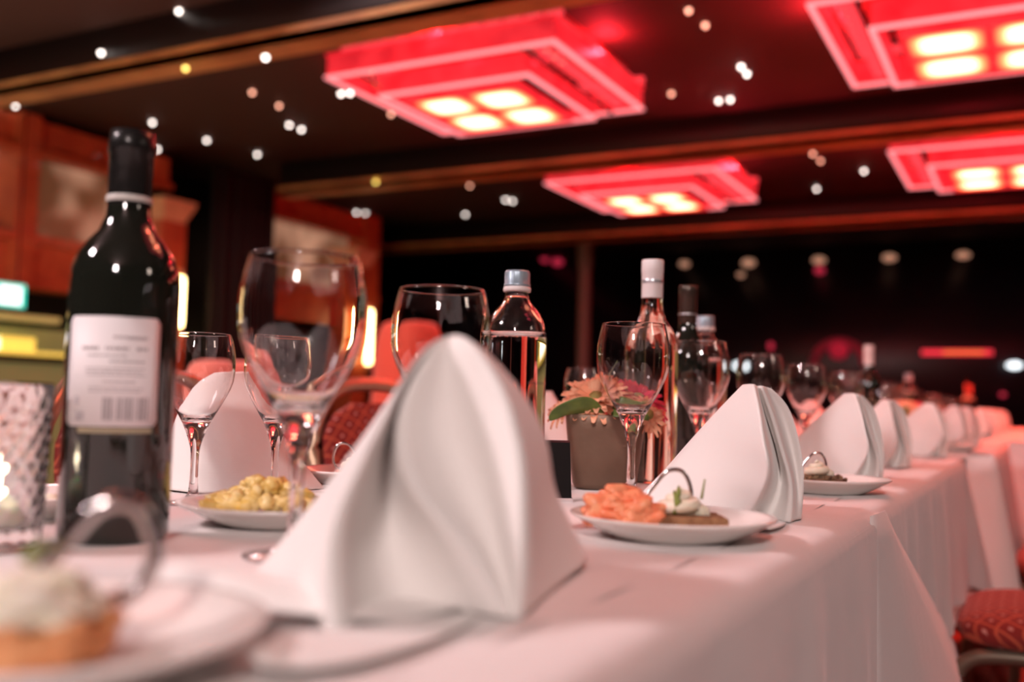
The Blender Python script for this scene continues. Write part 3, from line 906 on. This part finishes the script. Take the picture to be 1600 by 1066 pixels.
for (z, h, a0, a1) in [(.1455, .0018, -.15, .45), (.1445, .0010, .1, .4), (.1375, .0024, -.72, -.40), (.1375, .0024, -.28, .12), (.1375, .0024, .25, .45),
                       (.1325, .0012, -.6, .1), (.1285, .0014, -.2, .4), (.1235, .0009, -.62, .42), (.1212, .0009, -.62, .35), (.1189, .0009, -.62, .45), (.1140, .0012, -.3, .25),
                       (.1098, .0009, -.55, .40), (.1075, .0009, -.55, .35)]:
    a = a0
    while a < a1:
        da = random.uniform(.03, .09); wrap(tx, R0 + .00075, a, min(a + da, a1), z - h / 2, z + h / 2, 2); a += da + .018
tx.build('text_lines', M_INK, LBL, kind='stuff')
bc = MB(); a = -.28
while a < .50:
    da = random.choice((.008, .014, .022)); wrap(bc, R0 + .00075, a, a + da, .0875, .1035, 1); a += da + random.choice((.012, .022, .045))
bc.build('barcode', mat('barcode_ink', (.16, .13, .14), .7), LBL)
em = MB(); wrap(em, R0 + .00075, -.82, -.74, .098, .1035, 3); wrap(em, R0 + .00075, -.80, -.62, .087, .093, 3); em.build('small_symbols', M_INK, LBL)
lw = MB(); wrap(lw, R0 + .0004, -.75, .60, .0785, .0822, 16); lw.build('lower_label_strip', mat('gold_strip', (.35, .28, .18), .5), rb)


# water bottles (with word printed down on the glass)
def text_wrap(body, r, a_start, z, h):
    cu = bpy.data.curves.new('word', 'FONT'); cu.body = body; cu.size = h; cu.resolution_u = 3
    to = bpy.data.objects.new('word', cu); COL.objects.link(to)
    dg = bpy.context.evaluated_depsgraph_get(); me = bpy.data.meshes.new_from_object(to.evaluated_get(dg))
    bm = bmesh.new(); bm.from_mesh(me)
    for v in bm.verts:
        a = a_start + v.co.x / r; v.co = Vector((r * math.sin(a), -r * math.cos(a), z + v.co.y))
    COL.objects.unlink(to); bpy.data.objects.remove(to); bpy.data.curves.remove(cu)
    q = MB(); q.bm.free(); q.bm = bm
    return q


def water_bottle(loc, label):
    e = empty('water_bottle', loc, face_cam(loc)); tag(e, label, 'bottle', 'clear glass water bottles')
    mb = MB()
    mb.lathe([(0, .004), (.020, .003), (.030, 0), (.0345, .002), (.0375, .008), (.0380, .02), (.0380, .190), (.0377, .200), (.0365, .210), (.0338, .220), (.0290, .230), (.0225, .238), (.0175, .2445),
              (.0148, .251), (.0140, .258), (.0140, .262), (0, .262)], 56)
    mb.build('bottle_body', M_WATER, e)
    # air above the water line
    ai = MB(); ai.lathe([(0, .1985), (.0358, .1985), (.0350, .206), (.0330, .2155), (.0280, .2265), (.0210, .2350), (.0158, .242), (.0125, .250), (.0120, .258), (0, .258)], 48)
    a = ai.build('air_space', M_WATER, e)
    a.data.flip_normals()
    MB().lathe([(.0142, .2585), (.0168, .259), (.0172, .2625), (.0165, .265), (.014, .266)], 32).build('neck_ring', mat('pale_ring', (.75, .68, .66), .35), e)
    MB().lathe([(.0150, .2655), (.0162, .266), (.0162, .269), (.0154, .2695), (.0154, .284), (.0145, .287), (.0, .288)], 64,
               warp=lambda a, z, r: 1 + (.018 * (1 if math.sin(a * 32) > 0 else -1) if .2695 <= z <= .284 else 0)).build('cap', M_BLUECAP, e)
    text_wrap('CHAUDFONTAINE', .0383, .40, .136, .0052).build('printed_word', mat('print_ink', (.10, .09, .09), .6), e, smooth=False)
    return e


WB = water_bottle(stand(800, 1250), 'clear water bottle with grey blue cap behind the foreground napkin'); WB.scale = (1.03, 1.03, .95)
dup(WB, stand(1099, 860), None, 'clear water bottle with blue cap beside the dark bottle neck')


def wine_bottle(loc, label, glass_m, foil_m, foil_z0, cap_label=None):
    e = empty('wine_bottle', loc, face_cam(loc)); tag(e, label, 'bottle')
    MB().lathe([(0, .004), (.018, .003), (.031, 0), (.0360, .001), (.0375, .006), (.0375, .180), (.0366, .192), (.0335, .205), (.0270, .217), (.0200, .227), (.0160, .238), (.0145, .252),
                (.0140, .268), (.0140, .297), (0, .298)], 56).build('bottle_body', glass_m, e)
    MB().lathe([(.0146, foil_z0), (.0150, foil_z0 + .001), (.0152, .294), (.0156, .2945), (.0156, .310), (.0148, .312), (0, .3125)], 48).build('capsule', foil_m, e)
    return e


pw = stand(1014, 1120)
wb = wine_bottle(pw, 'pale wine bottle with white silver screw cap behind the sharp glass', M_WINE, M_WHITECAP, .258)
MB().lathe([(.0153, .2785), (.0156, .279), (.0156, .2835), (.0153, .284)], 40).build('capsule_band', M_SILVER, wb)
wd = wine_bottle(stand(1071, 925), 'dark slim bottle neck standing left of the second water bottle', M_DARK, mat('dark_capsule', (.07, .05, .04), .25, metal=.5), .225)
MB().lathe([(.0157, .262), (.0158, .2622), (.0158, .264), (.0157, .2642)], 40).build('capsule_band', M_SILVER, wd)
wine_bottle(stand(1357, 500), 'far bottle with plain white cap left of the third napkin', M_DARK, M_WHITECAP, .250)
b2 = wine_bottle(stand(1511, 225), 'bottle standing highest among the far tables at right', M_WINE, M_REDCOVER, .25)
dup(b2, (-.45, 8.2, TZ), None, 'small reddish bottle right of the highest far one')
dup(WB, (-.50, 4.65, TZ), None, 'red lit water bottle far behind the third napkin')


# ================================================================ FLOWER POT
def petal_rows(L, wd_, ang, tilt, droop, c, z0, tw=0):
    rows = []
    ca, sa = math.cos(ang), math.sin(ang)
    for k in range(5):
        t = k / 4; ww = wd_ * (.35 + 1.3 * t - 1.25 * t ** 3) / 1.0
        rad = .004 + L * t; z = z0 + math.sin(tilt) * L * t - droop * t * t
        rad *= math.cos(tilt) ** .5
        rr = []
        for u, dz in ((-1, .0012), (0, -.0008), (1, .0012)):
            x = rad * ca - u * ww * sa; y = rad * sa + u * ww * ca
            rr.append(Vector(c) + Vector((x, y, z + dz)))
        rows.append(rr)
    return rows


def gerbera(parent, c, R_, mt_, rx=0, ry=0, n=26):
    rnd = random.Random(hash((round(c[0] * 1000), round(c[1] * 1000))) & 255)
    mb = MB()
    for ring_ in range(3):
        for i in range(n):
            a = 2 * PI * (i + .33 * ring_) / n + rnd.uniform(-.05, .05)
            mb.grid(petal_rows(R_ * (1 - .22 * ring_) * rnd.uniform(.9, 1.06), R_ * .12, a, .10 + .30 * ring_, .004 + rnd.uniform(0, .007), (0, 0, 0), .001 * ring_))
    f = mb.build('flower', mt_, parent, loc=c, solid=.0005)
    f.rotation_euler = (rx, ry, 0)
    MB().blob((0, 0, .004), .009, (1, 1, .5), .12, 200, 2).build('flower_centre', M_CENTRE, f)
    MB().tube([(0, 0, 0), (.002, .001, -.02), (0, 0, -.045)], .002, 6).build('flower_stem', M_LEAF, f)
    return f


def leaf(parent, pts, wd_, name='leaf', tilt=0):
    P = catmull(pts, 4); n = len(P); rows = []
    for i, p in enumerate(P):
        t = i / (n - 1); ww = wd_ * math.sin(PI * min(1, t * .93 + .05)) ** .75
        tg = (P[min(i + 1, n - 1)] - P[max(i - 1, 0)]).normalized(); sd = tg.cross(Vector((0, 0, 1)))
        sd = sd.normalized() if sd.length > 1e-3 else Vector((1, 0, 0))
        sd = Matrix.Rotation(tilt, 3, tg) @ sd
        rows.append([p + sd * ww * u + Vector((0, 0, .25 * ww * abs(u) + .0015 * math.sin(9 * t + u))) for u in (-1, -.5, 0, .5, 1)])
    return MB().grid(rows).build(name, M_LEAF, parent, sub=1, solid=.0004)


def flower_pot(loc, rz, label):
    e = empty('flower_pot', loc, rz); tag(e, label, 'flower pot')
    rows = []
    H_ = .094

    def sq(hw, z, rc=.016):
        out = []
        for (cx, cy, a0) in ((1, 1, 0), (-1, 1, 90), (-1, -1, 180), (1, -1, 270)):
            for k in range(6):
                a = math.radians(a0 + k * 18)
                out.append(Vector((cx * (hw - rc) + rc * math.cos(a), cy * (hw - rc) + rc * math.sin(a), z)))
        return out
    prof = [(.030, .0), (.037, .002), (.040, .008), (.0445, .04), (.0485, .075), (.0500, H_ - .001), (.0495, H_), (.0478, H_), (.0472, H_ - .004), (.0445, H_ - .02), (.042, .03), (.02, .028)]
    V = [sq(h, z, .5 * h if h < .035 else .020) for h, z in prof]
    rows = [[V[k][i] for k in range(len(V))] for i in range(24)]
    MB().grid(rows, cyc=True).build('pot', M_POT, e)
    b = MB(); b.poly([v for v in sq(.0435, H_ - .022)], .006)
    for i in range(18):
        b.blob((random.uniform(-.03, .03), random.uniform(-.03, .03), H_ - .012), .011, (1, 1, .7), .3, 90, 1, i)
    b.build('moss', M_SOIL, e, kind='stuff')
    gerbera(e, (-.012, -.018, H_ + .020), .047, M_PEACH, .62, -.12, 22)
    gerbera(e, (.042, .002, H_ + .018), .040, M_PINK, .55, .45, 20)
    gerbera(e, (-.052, .01, H_ + .006), .026, M_PEACH, .5, -.6, 16)
    gerbera(e, (.050, -.028, H_ + .000), .026, M_PEACH, .9, .7, 16)
    leaf(e, [(-.004, -.040, H_ - .001), (-.026, -.052, H_ + .008), (-.048, -.056, H_ + .004), (-.070, -.050, H_ - .008)], .014, tilt=.8)
    leaf(e, [(.004, -.036, H_ + .002), (.02, -.050, H_ + .006), (.052, -.056, H_ - .004)], .013, tilt=.9)
    leaf(e, [(-.01, .0, H_ + .015), (.002, .0, H_ + .045), (.014, -.005, H_ + .068)], .010, tilt=.4)
    leaf(e, [(.03, .03, H_), (.05, .045, H_ + .01), (.065, .05, H_)], .014)
    sd = MB()
    for i in range(22):
        a = i * 2.4; rr = .0018 * math.sqrt(i)
        sd.tube([(-.018, .03, H_), (-.018 + rr * math.cos(a) * 1.2, .03 + rr * math.sin(a) * 1.2, H_ + .032 + .001 * (i % 7))], [.0004, .0013], 5)
    sd.build('seed_head', mat('seed_green', (.20, .19, .06), .7), e)
    return e


pp = stand(943, 1225)
FP = flower_pot(pp, .42, 'square taupe pot of peach and crimson gerberas beside the sharp glass')
dup(FP, stand(1420, 505), .3, 'blurred flower pot far behind the third and fourth napkins')
dup(FP, (-.5, 5.3, TZ), .2, 'small red lit flower pot on the furthest table')

# black card stand left of the pot
pc = stand(849, 1400)
cs = empty('card_stand', pc, face_cam(pc) + .15); tag(cs, 'black glossy card stand left of the flower pot', 'card stand')
q = MB(); q.grid([[Vector((x, y, z)) for (y, z) in ((-.022, .0), (-.004, .063), (.0, .065), (.004, .063), (.022, 0))] for x in (-.028, .028)])
q.build('folded_card', M_BLACK, cs, smooth=False, solid=.0012)
MB().box(-.028, .028, -.03, -.018, .0, .004).build('foot_strip', M_CHROME, cs, smooth=False)


# ================================================================ PLATES AND FOOD
def plate(loc, R_, label):
    k = R_ / .09
    o = MB().lathe([(0, .004), (.04 * k, .0038), (.048 * k, .001), (.053 * k, .0), (.056 * k, .002), (.070 * k, .008), (.086 * k, .0155), (.0895 * k, .0175), (.090 * k, .0190), (.0885 * k, .0196),
                    (.083 * k, .0180), (.066 * k, .0112), (.056 * k, .0082), (.05 * k, .0072), (0, .0070)], 64).build('plate', M_PLATE, loc=loc)
    tag(o, label, 'plate', 'small white plates')
    return o


def rosette(parent, c, R_, name='cream_swirl', mt_=None):
    mb = MB(); pts = []; rad = []
    for i in range(60):
        t = i / 59; a = t * 2 * PI * 2.7; rr = R_ * (1 - t) ** .8
        pts.append(Vector(c) + Vector((rr * math.cos(a), rr * math.sin(a), R_ * 1.15 * t + R_ * .1))); rad.append(R_ * (.42 - .30 * t))
    mb.tube(pts, rad, 10); mb.blob(Vector(c) + Vector((0, 0, R_ * .35)), R_ * .75, (1, 1, .7), .1, 60, 2)
    return mb.build(name, mt_ or M_CREAM, parent)


M_PICK = mat('polished_steel', (.62, .58, .57), .12, metal=1)


def loop_pick(loc, rz, label, sc=1, th=.0017):
    pts = [(-.036, 0, .000), (-.026, 0, .014), (-.015, 0, .029), (-.006, 0, .040), (.002, 0, .043), (.009, 0, .041), (.014, 0, .033), (.016, 0, .022), (.013, 0, .012), (.006, .0, .007), (.000, .002, .006)]
    P = catmull([Vector(p) * sc for p in pts], 5)
    o = MB().tube(P, th, 10, flat=.55, up=Vector((0, 1, 0))).build('cocktail_pick', M_PICK, loc=loc); o.rotation_euler = (0, 0, rz)
    tag(o, label, 'cocktail pick', 'curled chrome picks in the starters')
    return o


def lump(parent_name, pts, mt_, loc, label, cat, rz=0, amp=.3, freq=60, sub=3, flat=False):
    mb = MB()
    for i, (x, y, z, r) in enumerate(pts): mb.blob((x, y, z), r, (1, 1, .8), amp, freq, sub, i)
    o = mb.build(parent_name, mt_, loc=loc); o.rotation_euler = (0, 0, rz); tag(o, label, cat)
    return o


# plate with salmon, bread, cream
pl = stand(1050, 1905); plate(pl, .084, 'white plate with salmon and dark bread before the sharp glass')
fc = face_cam(pl); z7 = Vector((0, 0, .0075))


def off(base, u, v, z=.0075):
    """u metres to the picture's right, v metres away from the camera"""
    return Vector((base.x, base.y, TZ)) + _r0 * u + _f0 * v + Vector((0, 0, z))


random.seed(2)
salm = MB()
for i in range(46):
    a = i * 2.4; q = i / 46; rr = .0037 * math.sqrt(i) * 1.0
    c = Vector((rr * math.cos(a) * 1.05, rr * math.sin(a) * .8, .004 + .020 * max(0, 1 - (rr / .027) ** 2) * random.uniform(.5, 1.1)))
    salm.blob(c, random.uniform(.0055, .010), (1.2, 1, .75), .75, 120, 3, i)
so = salm.build('smoked_salmon', M_SALMON, loc=off(pl, -.040, -.008, .009)); tag(so, 'ruffled orange smoked salmon at left on the focused plate', 'salmon')
MB().blob((-.02, -.004, .003), .009, (1.6, 1, .5), .2, 80, 2).build('beetroot', M_BEET, so)
br = MB().box(-.030, .026, -.014, .016, 0, .012, .002).build('bread_slice', M_BREAD, smooth=False, loc=off(pl, .014, -.018, .0078)); br.rotation_euler = (0, 0, fc + .15)
tag(br, 'dark bread slice on the plate beside the salmon', 'bread')
br2 = MB().box(-.012, .022, -.012, .012, 0, .012, .002).build('bread_slice', M_BREAD, smooth=False, loc=off(pl, .016, .012, .0078)); br2.rotation_euler = (0, 0, fc - .3)
tag(br2, 'dark bread slice partly hidden under the cream swirl', 'bread')
cr = rosette(None, (0, 0, 0), .017); cr.location = off(pl, .006, -.004, .019); tag(cr, 'cream swirl with green herb on dark bread', 'cream')
hb = MB(); hb.tube([(0, -.014, .010), (.002, -.012, .018), (.0, -.006, .024)], [.0012, .0022, .0006], 6); hb.tube([(.0, -.016, .002), (.003, -.016, .012), (-.002, -.012, .02)], [.002, .003, .001], 6)
hb.tube([(.018, -.002, .014), (.02, .0, .030)], [.0012, .0006], 6); hb.build('herb', M_HERB, cr)
loop_pick(off(pl, .0, .004, .012), face_cam(pl) + .2, 'curled chrome pick rising above the salmon plate')

# plate with potato salad
pl = stand(446, 1850); plate(pl, .09, 'white plate with yellow potato salad left of foreground napkin')
random.seed(4)
pts = []
for _ in range(110):
    x = random.uniform(-.038, .038); y = random.uniform(-.024, .024); hh = .024 * max(0, 1 - (x / .042) ** 2) * max(0, 1 - (y / .03) ** 2)
    pts.append((x, y, .002 + hh * random.uniform(.3, 1), random.uniform(.004, .0085)))
lump('potato_salad', pts, M_POTATO, off(pl, -.018, 0.0, .0105), 'heap of yellow potato salad on the plate by the bottle', 'salad', fc, .55, 150, 2)

# near plate, blurred
pl = stand(60, 4050); plate(pl, .086, 'very near blurred white plate at the bottom left corner')
ca = empty('canape', off(pl, .004, -.014, .0078), face_cam(pl)); tag(ca, 'blurred golden pastry with cream topping at bottom left', 'canape')
pb_m = MB(); pb_m.lathe([(0, 0), (.024, 0), (.028, .003), (.0295, .008), (.0285, .012), (.020, .014), (.0, .014)], 60, warp=lambda a, z, r: 1 + .03 * math.sin(a * 9) + .02 * math.sin(a * 17 + z * 300))
for i in range(34):
    a_ = i * .37 * 2.4; pb_m.blob((.025 * math.cos(a_), .025 * math.sin(a_), .011 + .004 * random.random()), random.uniform(.003, .006), (1, 1, .8), .4, 120, 2, i)
pb_m.build('pastry_base', M_PASTRY, ca)
cm = MB()
for i in range(46):
    a_ = i * 2.4; r_ = .0033 * math.sqrt(i)
    cm.blob((r_ * math.cos(a_) - .004, r_ * math.sin(a_), .014 + .016 * max(0, 1 - (r_ / .026) ** 2) * random.uniform(.4, 1.1)), random.uniform(.005, .009), (1.5, .8, .6), .6, 110, 2, i)
cm.build('cream_topping', M_CREAM, ca)
MB().tube([(-.004, 0, .035), (0, .002, .041), (.006, .004, .042)], [.003, .002, .001], 6).build('herb', M_HERB, ca)
loop_pick(off(pl, .020, .014, .018), face_cam(pl) - .1, 'blurred curled chrome pick with red reflections, nearest one', 1.05, .0034)

# plate with dark tart
pl = stand(1290, 1190); plate(pl, .082, 'white plate with nutty tart between second and third napkins')
tart = empty('tart', off(pl, -.006, -.012, .0078), face_cam(pl)); tag(tart, 'dark nutty tart with cream on the plate by the third napkin', 'tart')
b = MB(); b.lathe([(0, 0), (.028, 0), (.029, .010), (0, .012)], 30)
for i in range(40): b.blob((random.uniform(-.024, .026), random.uniform(-.024, .024), .012), random.uniform(.003, .0045), (1, 1, .8), .2, 90, 1, i)
b.build('nut_base', M_NUT, tart); rosette(tart, (-.008, .004, .014), .015)
loop_pick(off(pl, -.012, .004, .016), .3, 'small curled chrome pick in the dark nutty tart', .8)

# far side plates
pl = stand(562, 1255); plate(pl, .08, 'white plate with small canape before the red chair back')
ca2 = empty('canape', off(pl, -.005, -.01, .0078), 0); tag(ca2, 'small pink canape with cream rosette on the far side plate', 'canape')
MB().box(-.02, .02, -.015, .015, 0, .010, .002).build('canape_base', M_SALMON, ca2); rosette(ca2, (0, 0, .010), .015)
loop_pick(off(pl, -.018, -.01, .012), face_cam(pl) + PI, 'thin curled pick beside the small pink canape', .9)
pl = stand(78, 1800); plate(pl, .075, 'white plate between candle glass and wine bottle')
lump('salmon_bite', [(0, 0, .006, .010), (.012, 0, .004, .007)], M_SALMON, off(pl, -.012, -.02, .008), 'small red bite on the plate left of the bottle', 'salmon', 0, .3, 80, 2)
lump('cream_bite', [(0, 0, .004, .010), (.015, 0, .002, .008)], M_CREAM, off(pl, .008, -.02, .008), 'small white bite on the plate left of the bottle', 'cream', 0, .2, 80, 2)
for i, (x, Y, nm) in enumerate([(-.36, 1.95, 'third'), (-.36, 2.5, 'fourth'), (-.22, 3.09, 'fifth'), (-.34, 3.56, 'sixth')]):
    p_ = plate(Vector((x, Y, TZ)), .082, nm + ' white plate along the near edge row of napkins')
    lump('salmon_bite', [(0, 0, .008, .014), (.02, .005, .006, .011)], M_SALMON if i % 2 else M_NUT, Vector((x - .01, Y, TZ + .008)), 'little starter heap on the ' + nm + ' plate of the row', 'starter', 0, .3, 80, 2)

# ================================================================ CANDLE IN CUT GLASS
pc = stand(-12, 2330)
cg = empty('candle_holder', pc); cg.scale = (.93, .93, 1); tag(cg, 'cut crystal tumbler with burning tealight at the left edge', 'candle holder')
k = 18


def cut(a, z, r):
    if z < .008 or z > .103 or r < .028: return 1
    u = a * k / (2 * PI); v = z * 62
    f = abs(((u + v) % 1) - .5) + abs(((u - v) % 1) - .5)
    return 1 + .085 * (f - .5)


prof = [(0, 0), (.029, 0), (.0315, .003)] + [(.0315 + .004 * t / 34, .004 + .106 * t / 34) for t in range(35)] + [(.0345, .112), (.0330, .110), (.0300, .02), (.027, .014), (0, .012)]
MB().lathe(prof, 108, warp=cut).build('cut_tumbler', M_GLASS, cg)
tl = MB().lathe([(0, .013), (.019, .013), (.019, .028), (.018, .028), (.017, .026), (0, .026)], 30).build('tealight', M_WAX, cg)
MB().lathe([(0, .030), (.003, .034), (.0048, .041), (.003, .052), (0, .062)], 14).build('flame', M_FLAME, tl)
MB().tube([(0, 0, .026), (0, 0, .033)], .0007, 6).build('wick', M_BLACK, tl)


# ================================================================ CHAIRS
def chair():
    """facing -x, standing on z = 0"""
    c = empty('banquet_chair')
    sc_ = MB()
    se = lambda an, z, r: .97 / (abs(math.cos(an)) ** 5 + abs(math.sin(an)) ** 5) ** .2
    top = [(.235 * math.sin(q), .447 + .052 * (math.cos(q) ** .7 if q < 1.57 else 0)) for q in [PI / 2 * k / 12 for k in range(13)]]
    sc_.lathe(top + [(.230, .438), (.215, .430), (0, .428)], 72, warp=se)
    sc_.build('seat', M_FAB, c)
    bk = MB(); rows = []
    for i in range(15):
        t = i / 14; z = .53 + .315 * t; hw = .185 * (1 - .10 * abs(2 * t - .75) ** 2) * (1 if t < .75 else math.sqrt(max(.05, 1 - ((t - .75) / .27) ** 2)))
        xx = .235 + .075 * t
        rows.append([Vector((xx + sgn, y * hw, z)) for (y, sgn) in [(math.cos(a), -.030 * math.sin(a)) for a in [PI * k / 12 for k in range(13)]]] +
                    [Vector((xx + sgn, y * hw, z)) for (y, sgn) in [(-math.cos(a), .018 * math.sin(a)) for a in [PI * k / 12 for k in range(1, 13)]]])
    bk.grid(rows)
    bk.bm.faces.new([v for v in bk.bm.verts[:0]]) if False else None
    bk.build('backrest', M_FAB, c)
    fr = [(-.185, .44), (-.215, .56), (-.232, .70), (-.212, .79), (-.15, .86), (-.07, .884), (.07, .884), (.15, .86), (.212, .79), (.232, .70), (.215, .56), (.185, .44)]
    P = catmull([Vector((.205 + .21 * (z - .42), y, z)) for y, z in fr], 4)
    MB().tube(P, .0135, 10, flat=1.2).build('back_frame', M_FRAME, c)
    for s_ in (-1, 1):
        y = s_ * .205
        P = catmull([(-.235, y, 0), (-.228, y, .2), (-.224, y, .35), (-.200, y, .403), (-.14, y, .418), (0, y, .419), (.12, y, .419), (.20, y, .42)], 5)
        MB().tube(P, .0145, 10).build('leg', M_DFRAME, c)
        P = catmull([(.27, y, 0), (.235, y, .2), (.205, y * .95, .40), (.21, y * .92, .46)], 4)
        MB().tube(P, .0135, 10).build('leg', M_DFRAME, c)
    MB().tube([(-.16, -.2, .418), (-.16, .2, .418)], .010, 8).build('stretcher', M_DFRAME, c)
    MB().tube([(.16, -.2, .418), (.16, .2, .418)], .010, 8).build('stretcher', M_DFRAME, c)
    return c


CH = chair(); CH.location = (.083, 2.25, 0); tag(CH, 'red diamond patterned chair nearest on the right side', 'chair', 'red patterned banquet chairs')
for i, (x, Y, rz, lab) in enumerate([
        (.17, 3.18, 0, 'red patterned chair second from the camera on right'),
        (.22, 4.05, .0, 'red patterned chair third along the right side'),
        (.27, 4.72, 0, 'red patterned chair fourth along the right side'),
        (.27, 5.35, 0, 'red patterned chair fifth along the right side'),
        (-1.0, 1.80, PI, 'chair with red back and champagne frame behind the salad plate'),
        (-1.02, 1.20, PI + .1, 'dark chair behind the two small glasses'),
        (-1.02, .62, PI - .1, 'chair with dark back between candle and wine bottle'),
        (-1.02, 2.55, PI, 'chair across the table behind the water bottle'),
        (-1.02, 3.3, PI, 'chair across the third table'),
        (-1.02, 5.0, PI, 'chair across the furthest table')]):
    dup(CH, (x, Y, 0), rz, lab)

# ================================================================ TABLES FAR LEFT
def draped(loc, mt_, h, r, label):
    rows = []
    prof = [(0, h), (r * .28, h - .004), (r * .36, h - .03), (r * .42, h - .2), (r * .40, h * .66), (r * .55, h * .5), (r * .85, h * .25), (r, .01)]
    def wf(a, z, rr): return 1 + .06 * math.sin(a * 9) * (1 - z / h) + .03 * math.sin(a * 5 + 1)
    o = MB().lathe(prof, 54, warp=wf).build('draped_stand', mt_, loc=loc, sub=1)
    tag(o, label, 'draped stand')
    return o


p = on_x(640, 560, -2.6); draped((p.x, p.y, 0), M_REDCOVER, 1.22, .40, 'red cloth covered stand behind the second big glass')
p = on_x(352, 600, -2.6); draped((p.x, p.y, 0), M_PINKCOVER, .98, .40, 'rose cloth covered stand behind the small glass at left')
tablecloth('tablecloth', -4.7, -3.9, 1.4, 2.6, .3, 21, label='pale cloth on the neighbouring table far left')
table_under(-4.7, -3.9, 1.4, 2.6, 'neighbouring table far left under a pale cloth')
dup(N2, (-4.1, 1.72, TZ), .4, 'napkin on the neighbouring table at far left'); dup(N2, (-4.1, 2.3, TZ), 1.4, 'second napkin on the neighbouring table at far left')
